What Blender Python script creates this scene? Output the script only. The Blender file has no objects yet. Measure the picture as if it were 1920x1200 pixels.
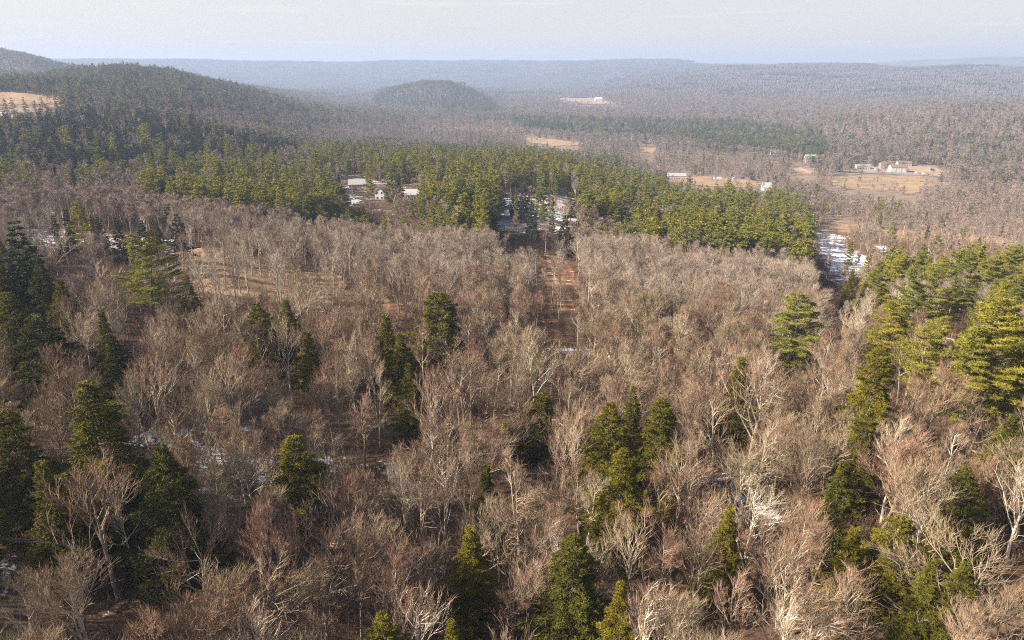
import bpy, math, random
import numpy as np
from mathutils import Vector, Matrix

R = math.radians
rnd = random.Random(7)
nrs = np.random.RandomState(11)
scene = bpy.context.scene
COL = scene.collection

# ------------------------------------------------------------------ camera, sky, sun, exposure
PITCH = R(20.1)
FPX = 1297.0                     # focal length in pixels of the 1920 x 1200 photograph
CAMZ = 160.0
cam_d = bpy.data.cameras.new('camera'); cam = bpy.data.objects.new('camera', cam_d); COL.objects.link(cam)
cam_d.sensor_width = 36.0; cam_d.lens = 36.0 * FPX / 1920.0
cam_d.clip_start = 0.5; cam_d.clip_end = 90000
cam.location = (0, 0, CAMZ); cam.rotation_euler = (R(90) - PITCH, 0, 0)
scene.camera = cam

SUN_EL, SUN_AZ = 31.0, -98.0     # azimuth from +Y, clockwise seen from above (-90 = from the left)
world = bpy.data.worlds.new("World"); scene.world = world; world.use_nodes = True
wn = world.node_tree; wn.nodes.clear()
sky = wn.nodes.new('ShaderNodeTexSky'); sky.sky_type = 'NISHITA'; sky.sun_disc = False
sky.sun_elevation = R(SUN_EL); sky.sun_rotation = R(SUN_AZ)
sky.air_density = 1.0; sky.dust_density = 3.0; sky.ozone_density = 1.0
bg = wn.nodes.new('ShaderNodeBackground'); bg.inputs[1].default_value = 0.061
wo = wn.nodes.new('ShaderNodeOutputWorld')
tc = wn.nodes.new('ShaderNodeTexCoord')
mp = wn.nodes.new('ShaderNodeMapping'); mp.inputs['Scale'].default_value = (1.6, 1.6, 34)
nz = wn.nodes.new('ShaderNodeTexNoise'); nz.inputs['Scale'].default_value = 2.2; nz.inputs['Detail'].default_value = 6; nz.inputs['Roughness'].default_value = .55
rp = wn.nodes.new('ShaderNodeValToRGB'); rp.color_ramp.elements[0].position = .60; rp.color_ramp.elements[1].position = .85
rp.color_ramp.elements[0].color = (0, 0, 0, 1); rp.color_ramp.elements[1].color = (.35, .35, .35, 1)
mx = wn.nodes.new('ShaderNodeMix'); mx.data_type = 'RGBA'
CLOUD = (6.1, 5.8, 5.5, 1)      # thin veil of high cloud towards the horizon
mx.inputs[7].default_value = CLOUD
wn.links.new(tc.outputs['Generated'], mp.inputs[0]); wn.links.new(mp.outputs[0], nz.inputs['Vector'])
wn.links.new(nz.outputs[0], rp.inputs[0]); 
sx = wn.nodes.new('ShaderNodeSeparateXYZ'); wn.links.new(tc.outputs['Generated'], sx.inputs[0])
vr = wn.nodes.new('ShaderNodeMapRange'); vr.inputs['From Min'].default_value = 0.0; vr.inputs['From Max'].default_value = .34; vr.inputs['To Min'].default_value = .72; vr.inputs['To Max'].default_value = 0.0; vr.interpolation_type = 'SMOOTHSTEP'
wn.links.new(sx.outputs[2], vr.inputs[0])
ad = wn.nodes.new('ShaderNodeMath'); ad.operation = 'ADD'; ad.use_clamp = True; wn.links.new(rp.outputs[0], ad.inputs[0]); wn.links.new(vr.outputs[0], ad.inputs[1])
wn.links.new(ad.outputs[0], mx.inputs[0])
wn.links.new(sky.outputs[0], mx.inputs[6]); wn.links.new(mx.outputs[2], bg.inputs[0]); wn.links.new(bg.outputs[0], wo.inputs[0])

sun_d = bpy.data.lights.new('sun', 'SUN'); sun = bpy.data.objects.new('sun', sun_d); COL.objects.link(sun)
sun_d.energy = 5.0; sun_d.angle = R(0.5); sun_d.color = (1.0, 0.88, 0.72)
sdir = Vector((math.sin(R(SUN_AZ)) * math.cos(R(SUN_EL)), math.cos(R(SUN_AZ)) * math.cos(R(SUN_EL)), math.sin(R(SUN_EL))))
sun.rotation_euler = sdir.to_track_quat('Z', 'Y').to_euler()
sun.location = (0, 0, 300)

scene.view_settings.view_transform = 'Standard'; scene.view_settings.look = 'None'
scene.view_settings.gamma = 1; scene.view_settings.use_curve_mapping = False
scene.view_settings.exposure = 1.5
scene.cycles.max_bounces = 5; scene.cycles.diffuse_bounces = 2; scene.cycles.transparent_max_bounces = 8
scene.cycles.volume_bounces = 0; scene.cycles.use_denoising = False
scene.cycles.filter_width = 1.1

# ------------------------------------------------------------------ projection and terrain
CP, SP = math.cos(PITCH), math.sin(PITCH)
def project(x, y, z):
    """world -> pixel of the 1920 x 1200 photograph, and depth"""
    dz = z - CAMZ
    dep = y * CP - dz * SP
    up = y * SP + dz * CP
    dep = np.where(dep < 1e-3, 1e-3, dep)
    return 960 + FPX * x / dep, 600 - FPX * up / dep, dep
def ray(px, py):
    a, b = (px - 960) / FPX, -(py - 600) / FPX
    v = np.array([a, CP + b * SP, -SP + b * CP])
    return v / np.hypot(v[0], v[1])          # unit horizontal length
def elev(px, py):
    return ray(px, py)[2]

UCOL = np.array([-500, 0, 300, 600, 960, 1300, 1600, 1920, 2400.])
RN = np.array([0, 60, 120, 200, 300, 400, 500, 650, 800, 1000, 1150, 1300, 1800.])
DROP = np.array([
 [56, 56, 52, 54, 60, 66, 66, 58, 46, 38, 30, 26, 60],
 [58, 58, 54, 56, 61, 66, 68, 62, 54, 45, 36, 34, 90],
 [61, 61, 57, 60, 65, 71, 76, 76, 68, 74, 76, 80, 130],
 [64, 64, 63, 66, 73, 79, 84, 90, 97, 112, 120, 130, 160],
 [65, 65, 65, 69, 75, 77, 82, 94, 108, 128, 140, 152, 160],
 [65, 65, 66, 72, 82, 92, 102, 120, 135, 148, 154, 158, 160],
 [62, 62, 64, 74, 86, 98, 110, 128, 142, 154, 158, 160, 160],
 [58, 58, 58, 66, 80, 95, 108, 125, 140, 152, 156, 160, 160],
 [54, 54, 52, 60, 72, 88, 100, 120, 135, 150, 156, 160, 160]], float)
# ridges: distance, skyline of the bare ground in pixels (column, row), depth in front, depth behind
RIDGES = [
 (1750, [(-500, 100), (-100, 140), (0, 150), (70, 148), (140, 140), (230, 131), (330, 142), (430, 164), (520, 190), (600, 214), (700, 232), (800, 250)], 620, 800),
 (3000, [(-600, 70), (-200, 88), (0, 103), (60, 112), (120, 126), (200, 134), (260, 150), (420, 158), (560, 180), (640, 206)], 900, 1200),
 (2300, [(1450, 232), (1600, 214), (1700, 200), (1800, 194), (1920, 192), (2400, 180)], 620, 900),
 (3600, [(560, 206), (680, 192), (730, 168), (790, 156), (840, 156), (880, 170), (920, 190), (1000, 204)], 500, 800),
 (6200, [(900, 206), (1040, 190), (1120, 162), (1200, 143), (1300, 132), (1400, 125), (1500, 121), (1600, 123), (1700, 129), (1790, 125), (1850, 126), (1920, 131), (2400, 128)], 1700, 1500),
 (7600, [(0, 190), (380, 142), (520, 160), (700, 175)], 1300, 2000),
 (8800, [(-600, 112), (0, 117), (300, 114), (500, 117), (640, 117), (780, 113), (960, 115), (1100, 116), (1200, 113), (1260, 113), (1310, 122), (1400, 124), (1700, 124), (2400, 124)], 1500, 1200),
 (12000, [(-600, 108), (0, 112), (240, 111), (560, 114), (900, 118), (1240, 122), (1330, 119), (1400, 117), (1450, 121), (1600, 121), (1690, 115), (1780, 112), (1850, 110), (2400, 106)], 1900, 3000),
]
def smooth(t): return t * t * (3 - 2 * t)
_w = [(nrs.uniform(0, 6.283), nrs.uniform(0, 6.283), nrs.uniform(.7, 1.4)) for _ in range(40)]
def wav(x, y, L, k0, n=6):
    s = 0
    for i in range(n):
        a, p, m = _w[(k0 + i) % 40]
        k = 6.283 / (L * m)
        s = s + np.sin((x * math.cos(a) + y * math.sin(a)) * k + p + 1.3 * np.sin((x * math.sin(a) - y * math.cos(a)) * k * .6 + p * 2))
    return s / n
def height(x, y):
    x = np.asarray(x, float); y = np.asarray(y, float)
    r = np.hypot(x, y)
    az = np.clip(np.arctan2(x, np.maximum(y, 1e-6)), -1.05, 1.05)
    az = np.where(y < 0, np.sign(x) * 1.05, az)
    u = 960 + FPX / CP * np.tan(np.clip(az, -.86, .86))
    u = np.clip(u, -499, 2399)
    rc = np.clip(r, 0, 1799.9)
    ui = np.clip(np.searchsorted(UCOL, u, side='right') - 1, 0, len(UCOL) - 2)
    ri = np.clip(np.searchsorted(RN, rc, side='right') - 1, 0, len(RN) - 2)
    tu = smooth((u - UCOL[ui]) / (UCOL[ui + 1] - UCOL[ui])); tr = (rc - RN[ri]) / (RN[ri + 1] - RN[ri])
    D = (DROP[ui, ri] * (1 - tu) + DROP[ui + 1, ri] * tu) * (1 - tr) + (DROP[ui, ri + 1] * (1 - tu) + DROP[ui + 1, ri + 1] * tu) * tr
    z0 = CAMZ - D
    z0 = np.where(r > 1800, z0 + (CAMZ - 160 - z0) * smooth(np.clip((r - 1800) / 700, 0, 1)), z0)
    z = z0.copy() if hasattr(z0, 'copy') else z0
    for Rk, prof, sf, sb in RIDGES:
        pu = [p[0] for p in prof]; pz = [CAMZ + Rk * elev(960, p[1]) for p in prof]
        zc = np.interp(u, pu, pz)
        fade = np.clip((u - (pu[0] - 120)) / 120, 0, 1) * np.clip(((pu[-1] + 120) - u) / 120, 0, 1) if Rk not in (8800, 12000) else 1
        rk = Rk * (1 + .03 * np.sin(u / 170. + Rk))
        g = np.where(r < rk, np.exp(-((r - rk) / sf) ** 2), np.exp(-((r - rk) / sb) ** 2))
        z = np.maximum(z, z0 + np.maximum(zc - z0, 0) * g * fade)
    amp = np.clip((r - 300) / 900, 0, 1)
    z = z + wav(x, y, 45, 0) * .9 + wav(x, y, 17, 7) * .25 * np.clip(1 - r / 1500, 0, 1) + wav(x, y, 260, 14) * 3.5 * amp + wav(x, y, 900, 22) * 9 * np.clip((r - 2600) / 3000, 0, 1)
    return z
def hz(x, y): return float(height(np.array([x]), np.array([y]))[0])
_rs = np.concatenate([np.arange(25, 600, .5), np.arange(600, 3000, 3), np.arange(3000, 20000, 20)])
def place(px, py, H=0.0):
    """the spot where something of height H must stand for its top to be seen at that pixel"""
    v = ray(px, py)
    d = CAMZ + v[2] * _rs - height(v[0] * _rs, v[1] * _rs) - H
    i = np.argmax(d <= 0)
    if d[i] > 0: i = len(_rs) - 1
    r = _rs[i]
    if i > 0 and d[i] <= 0: r = _rs[i - 1] + (_rs[i] - _rs[i - 1]) * d[i - 1] / (d[i - 1] - d[i])
    x, y = v[0] * r, v[1] * r
    return x, y, hz(x, y), r

# ------------------------------------------------------------------ materials
def mat(name, build):
    m = bpy.data.materials.new(name); m.use_nodes = True
    nt = m.node_tree; b = nt.nodes['Principled BSDF']
    build(nt, b); return m
def lnk(nt, a, b): nt.links.new(a, b)
def ramp(nt, fac, stops, interp='LINEAR'):
    r = nt.nodes.new('ShaderNodeValToRGB'); cr = r.color_ramp; cr.interpolation = interp
    while len(cr.elements) < len(stops): cr.elements.new(.5)
    for e, (p, c) in zip(cr.elements, stops): e.position = p; e.color = (*c, 1)
    if fac is not None: lnk(nt, fac, r.inputs[0])
    return r.outputs[0]
def noise(nt, scale, detail=4, rough=.55, coord='Object', vec=None, map_scale=None):
    n = nt.nodes.new('ShaderNodeTexNoise'); n.inputs['Scale'].default_value = scale
    n.inputs['Detail'].default_value = detail; n.inputs['Roughness'].default_value = rough
    if vec is None:
        t = nt.nodes.new('ShaderNodeTexCoord'); vec = t.outputs[coord]
    if map_scale:
        q = nt.nodes.new('ShaderNodeMapping'); q.inputs['Scale'].default_value = map_scale; lnk(nt, vec, q.inputs[0]); vec = q.outputs[0]
    lnk(nt, vec, n.inputs['Vector']); return n.outputs[0]
def mixc(nt, fac, a, b, mode='MIX'):
    m = nt.nodes.new('ShaderNodeMix'); m.data_type = 'RGBA'; m.blend_type = mode
    for s, v in ((0, fac), (6, a), (7, b)):
        if isinstance(v, (int, float)): m.inputs[s].default_value = v
        elif isinstance(v, tuple): m.inputs[s].default_value = (*v, 1)
        else: lnk(nt, v, m.inputs[s])
    return m.outputs[2]
def math_(nt, op, a, b=0.0):
    m = nt.nodes.new('ShaderNodeMath'); m.operation = op
    for s, v in ((0, a), (1, b)):
        if isinstance(v, (int, float)): m.inputs[s].default_value = v
        else: lnk(nt, v, m.inputs[s])
    return m.outputs[0]
def plain(name, c, rough=.85, var=.12, scale=.6, metallic=0):
    def f(nt, b):
        n = noise(nt, scale, 5)
        lo = tuple(x * (1 - var) for x in c); hi = tuple(min(x * (1 + var), 1) for x in c)
        lnk(nt, ramp(nt, n, [(.3, lo), (.7, hi)]), b.inputs['Base Color'])
        b.inputs['Roughness'].default_value = rough; b.inputs['Metallic'].default_value = metallic
        b.inputs['Specular IOR Level'].default_value = .25
    return mat(name, f)
def rand_mat(name, stops, rough=.9, nscale=1.3, nvar=.35, transl=0.0):
    """colour picked per tree by the object's random number, mottled by noise inside the tree"""
    def f(nt, b):
        oi = nt.nodes.new('ShaderNodeObjectInfo')
        base = ramp(nt, oi.outputs['Random'], stops)
        n = noise(nt, nscale, 3)
        g = ramp(nt, n, [(.3, (1 - nvar,) * 3), (.7, (1 + nvar,) * 3)])
        c = mixc(nt, 1.0, base, g, 'MULTIPLY')
        lnk(nt, c, b.inputs['Base Color']); b.inputs['Roughness'].default_value = rough
        b.inputs['Specular IOR Level'].default_value = .15
        if transl:
            out = nt.nodes['Material Output']
            t = nt.nodes.new('ShaderNodeBsdfTranslucent'); lnk(nt, c, t.inputs[0])
            ms = nt.nodes.new('ShaderNodeMixShader'); ms.inputs[0].default_value = transl
            lnk(nt, b.outputs[0], ms.inputs[1]); lnk(nt, t.outputs[0], ms.inputs[2]); lnk(nt, ms.outputs[0], out.inputs[0])
    return mat(name, f)
M = {}
M['bark'] = rand_mat('pale_bark', [(0, (.32, .26, .19)), (.25, (.42, .365, .275)), (.45, (.20, .15, .11)), (.62, (.27, .205, .15)), (.8, (.60, .55, .45)), (.86, (.36, .305, .23)), (1, (.29, .22, .16))], nscale=.9, nvar=.3)
M['twig'] = rand_mat('brown_twigs', [(0, (.27, .165, .105)), (.2, (.26, .20, .125)), (.4, (.22, .115, .082)), (.6, (.30, .215, .14)), (.75, (.25, .135, .092)), (.9, (.32, .25, .165)), (1, (.23, .185, .09))], nscale=.35, nvar=.25)
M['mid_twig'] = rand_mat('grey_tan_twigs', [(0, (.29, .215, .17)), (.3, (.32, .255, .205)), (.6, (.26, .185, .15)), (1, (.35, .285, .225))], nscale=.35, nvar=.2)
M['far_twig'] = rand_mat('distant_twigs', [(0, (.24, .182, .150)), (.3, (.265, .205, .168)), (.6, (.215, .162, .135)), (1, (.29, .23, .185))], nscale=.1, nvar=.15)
M['brush'] = rand_mat('reddish_brush', [(0, (.17, .095, .062)), (.35, (.23, .145, .10)), (.7, (.16, .115, .07)), (1, (.24, .17, .115))], nscale=.6, nvar=.25)
M['dark_bark'] = rand_mat('conifer_bark', [(0, (.13, .10, .08)), (1, (.20, .16, .13))])
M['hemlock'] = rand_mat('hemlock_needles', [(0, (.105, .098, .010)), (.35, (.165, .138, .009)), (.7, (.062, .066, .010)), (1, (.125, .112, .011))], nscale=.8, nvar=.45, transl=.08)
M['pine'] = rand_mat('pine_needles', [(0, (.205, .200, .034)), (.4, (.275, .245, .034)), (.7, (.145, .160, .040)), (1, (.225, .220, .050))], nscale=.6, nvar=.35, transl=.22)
M['far_hemlock'] = rand_mat('shade_darkened_hemlock_needles', [(0, (.034, .052, .024)), (.5, (.052, .068, .028)), (1, (.030, .044, .024))], nscale=.3, nvar=.3, transl=.1)  # mid and far hemlocks: slope shade painted in as darker needles
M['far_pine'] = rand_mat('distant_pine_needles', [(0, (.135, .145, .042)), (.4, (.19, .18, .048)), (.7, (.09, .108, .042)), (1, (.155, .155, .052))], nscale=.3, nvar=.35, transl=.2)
M['dead'] = plain('bare_dead_wood', (.46, .42, .34), scale=2)

def ground_build(nt, b):
    geo = nt.nodes.new('ShaderNodeNewGeometry'); pos = geo.outputs['Position']
    n1 = noise(nt, .05, 6, .6, vec=pos); n2 = noise(nt, .9, 8, .7, vec=pos); n3 = noise(nt, .011, 4, .6, vec=pos)
    litter = ramp(nt, n2, [(.25, (.035, .024, .017)), (.5, (.10, .068, .046)), (.75, (.20, .135, .09))])
    rust = ramp(nt, n2, [(.3, (.07, .038, .024)), (.7, (.18, .105, .062))])
    c = mixc(nt, ramp(nt, n1, [(.45, (0, 0, 0)), (.65, (1, 1, 1))]), litter, rust)
    c = mixc(nt, ramp(nt, n3, [(.4, (0, 0, 0)), (.7, (.7, .7, .7))]), c, (.13, .09, .062))
    sn = math_(nt, 'ADD', noise(nt, .12, 8, .62, vec=pos), math_(nt, 'MULTIPLY', n2, .28))
    at = nt.nodes.new('ShaderNodeAttribute'); at.attribute_name = 'snow'
    s = math_(nt, 'ADD', sn, math_(nt, 'MULTIPLY', at.outputs['Fac'], .35))
    c = mixc(nt, ramp(nt, s, [(.80, (0, 0, 0)), (.83, (1, 1, 1))]), c, (.80, .82, .86))
    # distant forest floor beyond the individually standing trees: a wooded, mottled colour
    at2 = nt.nodes.new('ShaderNodeAttribute'); at2.attribute_name = 'woods'
    f1 = noise(nt, .0022, 10, .62, vec=pos); f2 = noise(nt, .02, 6, .7, vec=pos)
    wood = ramp(nt, math_(nt, 'ADD', math_(nt, 'MULTIPLY', f1, .7), math_(nt, 'MULTIPLY', f2, .3)), [(.36, (.05, .056, .036)), (.44, (.12, .096, .072)), (.55, (.18, .135, .105)), (.72, (.24, .18, .135))])
    at3 = nt.nodes.new('ShaderNodeAttribute'); at3.attribute_name = 'valley'
    c = mixc(nt, at3.outputs['Fac'], c, ramp(nt, n1, [(.35, (.19, .14, .105)), (.7, (.30, .225, .165))]))
    c = mixc(nt, at2.outputs['Fac'], c, wood)
    lnk(nt, c, b.inputs['Base Color']); b.inputs['Roughness'].default_value = 1; b.inputs['Specular IOR Level'].default_value = .1
    bm_ = nt.nodes.new('ShaderNodeBump'); bm_.inputs['Strength'].default_value = .7; bm_.inputs['Distance'].default_value = 9
    hb = math_(nt, 'MULTIPLY', f2, at2.outputs['Fac']); lnk(nt, hb, bm_.inputs['Height']); lnk(nt, bm_.outputs[0], b.inputs['Normal'])
M['ground'] = mat('leaf_litter', ground_build)
def field_mat(name, lo, hi, snow_at=None):
    def f(nt, b):
        geo = nt.nodes.new('ShaderNodeNewGeometry'); pos = geo.outputs['Position']
        n = math_(nt, 'ADD', math_(nt, 'MULTIPLY', noise(nt, .06, 8, .6, vec=pos), .6), math_(nt, 'MULTIPLY', noise(nt, 1.1, 6, .7, vec=pos), .4))
        wv = nt.nodes.new('ShaderNodeTexWave'); wv.inputs['Scale'].default_value = .09; wv.inputs['Distortion'].default_value = 5; wv.inputs['Detail'].default_value = 3; lnk(nt, pos, wv.inputs['Vector'])
        n = math_(nt, 'ADD', math_(nt, 'MULTIPLY', n, .86), math_(nt, 'MULTIPLY', wv.outputs[1], .14))
        c = ramp(nt, n, [(.34, tuple(q * .8 for q in lo)), (.5, lo), (.66, hi)])
        if snow_at is not None:
            s = noise(nt, .35, 8, .68, vec=pos, map_scale=(.5, 1.6, 1))
            c = mixc(nt, ramp(nt, s, [(snow_at, (0, 0, 0)), (snow_at + .03, (1, 1, 1))]), c, (.82, .84, .88))
        lnk(nt, c, b.inputs['Base Color']); b.inputs['Roughness'].default_value = .95; b.inputs['Specular IOR Level'].default_value = .1
    return mat(name, f)
M['field'] = field_mat('dry_grass', (.29, .195, .11), (.42, .295, .18))
M['meadow'] = field_mat('dull_dry_meadow', (.27, .19, .12), (.40, .29, .18))
M['rust'] = field_mat('rust_coloured_leaf_ground', (.20, .10, .055), (.42, .29, .17), .62)
M['snow'] = field_mat('patchy_snow', (.22, .13, .08), (.34, .21, .13), .40)
M['snowy'] = field_mat('melting_snow_and_leaves', (.20, .12, .08), (.32, .20, .13), .495)
M['yard'] = field_mat('leaf_strewn_yard_with_snow', (.13, .085, .06), (.24, .16, .105), .60)
M['sand'] = field_mat('bare_sand', (.30, .22, .15), (.46, .36, .26))
M['asphalt'] = plain('worn_asphalt', (.19, .185, .19), .9, .2)

# ------------------------------------------------------------------ mesh helpers
class MB:
    def __init__(s): s.v = []; s.f = []; s.m = []
    def tube(s, pts, rad, k=5, mi=0, tip=False):
        b = len(s.v); n = len(pts)
        for i, p in enumerate(pts):
            if i == 0: d = pts[1] - pts[0]
            elif i == n - 1: d = pts[-1] - pts[-2]
            else: d = pts[i + 1] - pts[i - 1]
            if tip and i == n - 1:
                s.v.append(tuple(p)); break
            d = d.normalized(); a = d.cross(Vector((.31, .95, .1)) if abs(d.y) < .9 else Vector((1, 0, 0))).normalized(); c = d.cross(a)
            for j in range(k):
                t = 6.2832 * j / k; q = p + (a * math.cos(t) + c * math.sin(t)) * rad[i]
                s.v.append((q.x, q.y, q.z))
        rings = n - 1 if tip else n
        for i in range(rings - 1):
            for j in range(k):
                j2 = (j + 1) % k
                s.f.append((b + i * k + j, b + i * k + j2, b + (i + 1) * k + j2, b + (i + 1) * k + j)); s.m.append(mi)
        if tip:
            t = b + rings * k
            for j in range(k): s.f.append((b + (rings - 1) * k + j, b + (rings - 1) * k + (j + 1) % k, t)); s.m.append(mi)
    def poly(s, vs, fs, mi=0):
        b = len(s.v); s.v += [tuple(v) for v in vs]
        for f in fs: s.f.append(tuple(b + i for i in f)); s.m.append(mi)
    def box(s, x0, x1, y0, y1, z0, z1, mi=0):
        s.poly([(x0, y0, z0), (x1, y0, z0), (x1, y1, z0), (x0, y1, z0), (x0, y0, z1), (x1, y0, z1), (x1, y1, z1), (x0, y1, z1)],
               [(0, 3, 2, 1), (4, 5, 6, 7), (0, 1, 5, 4), (1, 2, 6, 5), (2, 3, 7, 6), (3, 0, 4, 7)], mi)
    def leaf(s, p, d, L, W, mi=0):
        """one small needle spray: a triangle from p along d"""
        q = Vector((rnd.uniform(-1, 1), rnd.uniform(-1, 1), rnd.uniform(-1, 1)))
        w = d.cross(q); l = w.length
        if l < 1e-4: return
        w = w * (W / l); b = len(s.v); e = p + d * L
        s.v += [(p.x + w.x, p.y + w.y, p.z + w.z), (p.x - w.x, p.y - w.y, p.z - w.z), (e.x, e.y, e.z)]
        s.f.append((b, b + 1, b + 2)); s.m.append(mi)
    def mesh(s, name, mats):
        me = bpy.data.meshes.new(name)
        me.from_pydata(s.v, [], s.f)
        for m in mats: me.materials.append(m)
        if len(mats) > 1: me.polygons.foreach_set('material_index', s.m)
        me.update(); return me
    def __add__(s, o):
        r = MB(); r.v = s.v + o.v; b = len(s.v); r.f = s.f + [tuple(i + b for i in f) for f in o.f]; r.m = s.m + [1] * len(o.m); return r
def link(name, data, parent=None, loc=None, rz=0.0, sc=None):
    o = bpy.data.objects.new(name, data); COL.objects.link(o)
    if parent is not None: o.parent = parent
    if loc is not None: o.location = loc
    if rz: o.rotation_euler = (0, 0, rz)
    if sc is not None: o.scale = sc if isinstance(sc, tuple) else (sc, sc, sc)
    return o
def tag(o, label=None, cat=None, group=None, kind=None):
    if label: o['label'] = label
    if cat: o['category'] = cat
    if group: o['group'] = group
    if kind: o['kind'] = kind
    return o

# ------------------------------------------------------------------ ground sheet
def build_ground():
    azs = np.concatenate([np.linspace(-180, -60, 40, endpoint=False), np.linspace(-60, -44, 24, endpoint=False), np.linspace(-44, 44, 400, endpoint=False), np.linspace(44, 60, 24, endpoint=False), np.linspace(60, 180, 40, endpoint=False)])
    azs = np.radians(azs); rr = np.concatenate([np.geomspace(8, 400, 110, endpoint=False), np.geomspace(400, 13500, 320)])
    A, RR = np.meshgrid(azs, rr)
    X = np.sin(A) * RR; Y = np.cos(A) * RR; Z = height(X, Y)
    n, k = RR.shape
    v = np.stack([X.ravel(), Y.ravel(), Z.ravel()], 1)
    v = np.concatenate([v, [[0, 0, hz(0, 1)]]])
    i = np.arange(n - 1)[:, None] * k; j = np.arange(k)[None]; j2 = (j + 1) % k
    f = np.stack([(i + j), (i + j2), (i + k + j2), (i + k + j)], -1).reshape(-1, 4)[:, ::-1]
    me = bpy.data.meshes.new('ground')
    tri = [(n * k, int((q + 1) % k), int(q)) for q in range(k)]
    me.from_pydata(v.tolist(), [], f.tolist() + tri)
    me.materials.append(M['ground']); me.polygons.foreach_set('use_smooth', [True] * len(me.polygons))
    at = me.attributes.new('snow', 'FLOAT', 'POINT'); aw = me.attributes.new('woods', 'FLOAT', 'POINT')
    px, py, dep = project(v[:, 0], v[:, 1], v[:, 2]); r = np.hypot(v[:, 0], v[:, 1])
    s = np.zeros(len(v))
    for cx, cy, rx, ry, w in [(440, 860, 190, 70, .5), (100, 1060, 120, 60, .5), (740, 900, 90, 40, .4), (1060, 680, 110, 60, .35), (1300, 1130, 80, 50, .35),
                              (1440, 960, 90, 60, .3), (10, 370, 90, 40, .5), (650, 360, 160, 35, .6), (880, 380, 160, 40, .5), (1560, 900, 60, 60, .3)]:
        s = np.maximum(s, w * np.exp(-(((px - cx) / rx) ** 2 + ((py - cy) / ry) ** 2)))
    av = me.attributes.new('valley', 'FLOAT', 'POINT'); av.data.foreach_set('value', np.clip((r - 380) / 300, 0, .85).astype(np.float32))
    at = me.attributes['snow']; aw = me.attributes['woods']; at.data.foreach_set('value', s.astype(np.float32))
    aw.data.foreach_set('value', np.clip((r - 2500) / 1500, 0, 1).astype(np.float32))
    me.update(); tag(link('ground', me), kind='structure')
build_ground()

def inpoly(px, py, poly):
    px = np.asarray(px, float); py = np.asarray(py, float); c = np.zeros(px.shape, bool); n = len(poly)
    for i in range(n):
        x0, y0 = poly[i]; x1, y1 = poly[(i + 1) % n]
        if y0 == y1: continue
        c ^= ((y0 > py) != (y1 > py)) & (px < (x1 - x0) * (py - y0) / (y1 - y0) + x0)
    return c
def patch(name, poly, m, off=.15, N=90, rag=.04):
    """a land-cover sheet: the outline is found on the ground, then filled by a grid that follows the ground"""
    P = np.array([place(a, b)[:2] for a, b in poly])
    x0, y0 = P.min(0); x1, y1 = P.max(0); w, h = x1 - x0, y1 - y0
    s = math.sqrt(w * h) / N
    nx, ny = max(int(w / s), 12), max(int(h / s), 12)
    gx, gy = np.meshgrid(np.linspace(x0 - .03 * w, x1 + .03 * w, nx + 1), np.linspace(y0 - .03 * h, y1 + .03 * h, ny + 1))
    cx = (gx[1:, 1:] + gx[:-1, :-1]) / 2; cy = (gy[1:, 1:] + gy[:-1, :-1]) / 2; S = min(w, h)
    wx = cx + wav(cx, cy, S * .25, 3) * S * rag * 2 + wav(cx, cy, S * .07, 9) * S * rag
    wy = cy + wav(cy, cx, S * .25, 12) * S * rag * 2 + wav(cy, cx, S * .07, 19) * S * rag
    keep = inpoly(wx, wy, [tuple(p) for p in P])
    gz = height(gx, gy) + off
    v = np.stack([gx.ravel(), gy.ravel(), gz.ravel()], 1); W = nx + 1; f = []; used = {}
    vs = []
    for jj, ii in zip(*np.nonzero(keep)):
        q = []
        for a in (jj * W + ii, jj * W + ii + 1, (jj + 1) * W + ii + 1, (jj + 1) * W + ii):
            if a not in used: used[a] = len(vs); vs.append(v[a])
            q.append(used[a])
        f.append(q)
    me = bpy.data.meshes.new(name); me.from_pydata([tuple(p) for p in vs], [], f); me.materials.append(m)
    me.polygons.foreach_set('use_smooth', [True] * len(me.polygons)); me.update()
    return tag(link(name, me), kind='structure'), [tuple(p) for p in P]

OPEN = []      # ground polygons (world x, y) where trees are sparse: (polygon, keep probability)
VIEWS = []     # the same openings as they are seen: a crown in front of one is thinned
def open_patch(name, poly, m, keep=0.0, vk=.08, **kw):
    o, P = patch(name, poly, m, **kw); r_ = min(math.hypot(*p) for p in P); OPEN.append((P, keep)); VIEWS.append((poly, r_, vk)); return o
open_patch('hill_field', [(-260, 176), (0, 172), (60, 177), (132, 190), (60, 197), (-260, 206)], M['field'], 0, off=.5)
open_patch('valley_field', [(978, 257), (1090, 268), (1088, 273), (1040, 275), (985, 266)], M['field'], 0, off=.8)
open_patch('valley_field', [(1196, 276), (1230, 279), (1228, 289), (1200, 285)], M['field'], 0, off=.8)
open_patch('farm_field', [(1250, 332), (1330, 331), (1400, 337), (1428, 344), (1425, 352), (1330, 350), (1255, 345)], M['field'], .03, off=.4)
open_patch('sandy_field', [(1668, 352), (1700, 338), (1732, 335), (1735, 352), (1712, 366), (1688, 362)], M['field'], 0, off=.4)
open_patch('meadow', [(1545, 332), (1640, 328), (1730, 326), (1740, 338), (1700, 340), (1668, 356), (1600, 355), (1560, 345)], M['meadow'], .12, off=.25)
open_patch('clearing_grass', [(1532, 407), (1560, 409), (1600, 425), (1602, 444), (1560, 442), (1534, 432)], M['field'], 0, off=.2)
open_patch('clearing_grass', [(1640, 430), (1740, 436), (1900, 444), (1900, 462), (1760, 460), (1645, 452)], M['field'], .35, vk=.38, off=.2)
open_patch('snow_patch', [(1524, 434), (1568, 439), (1586, 448), (1588, 462), (1640, 488), (1642, 497), (1596, 524), (1570, 545), (1534, 470)], M['snow'], .02, vk=.05, off=.2, rag=.04)
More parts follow.
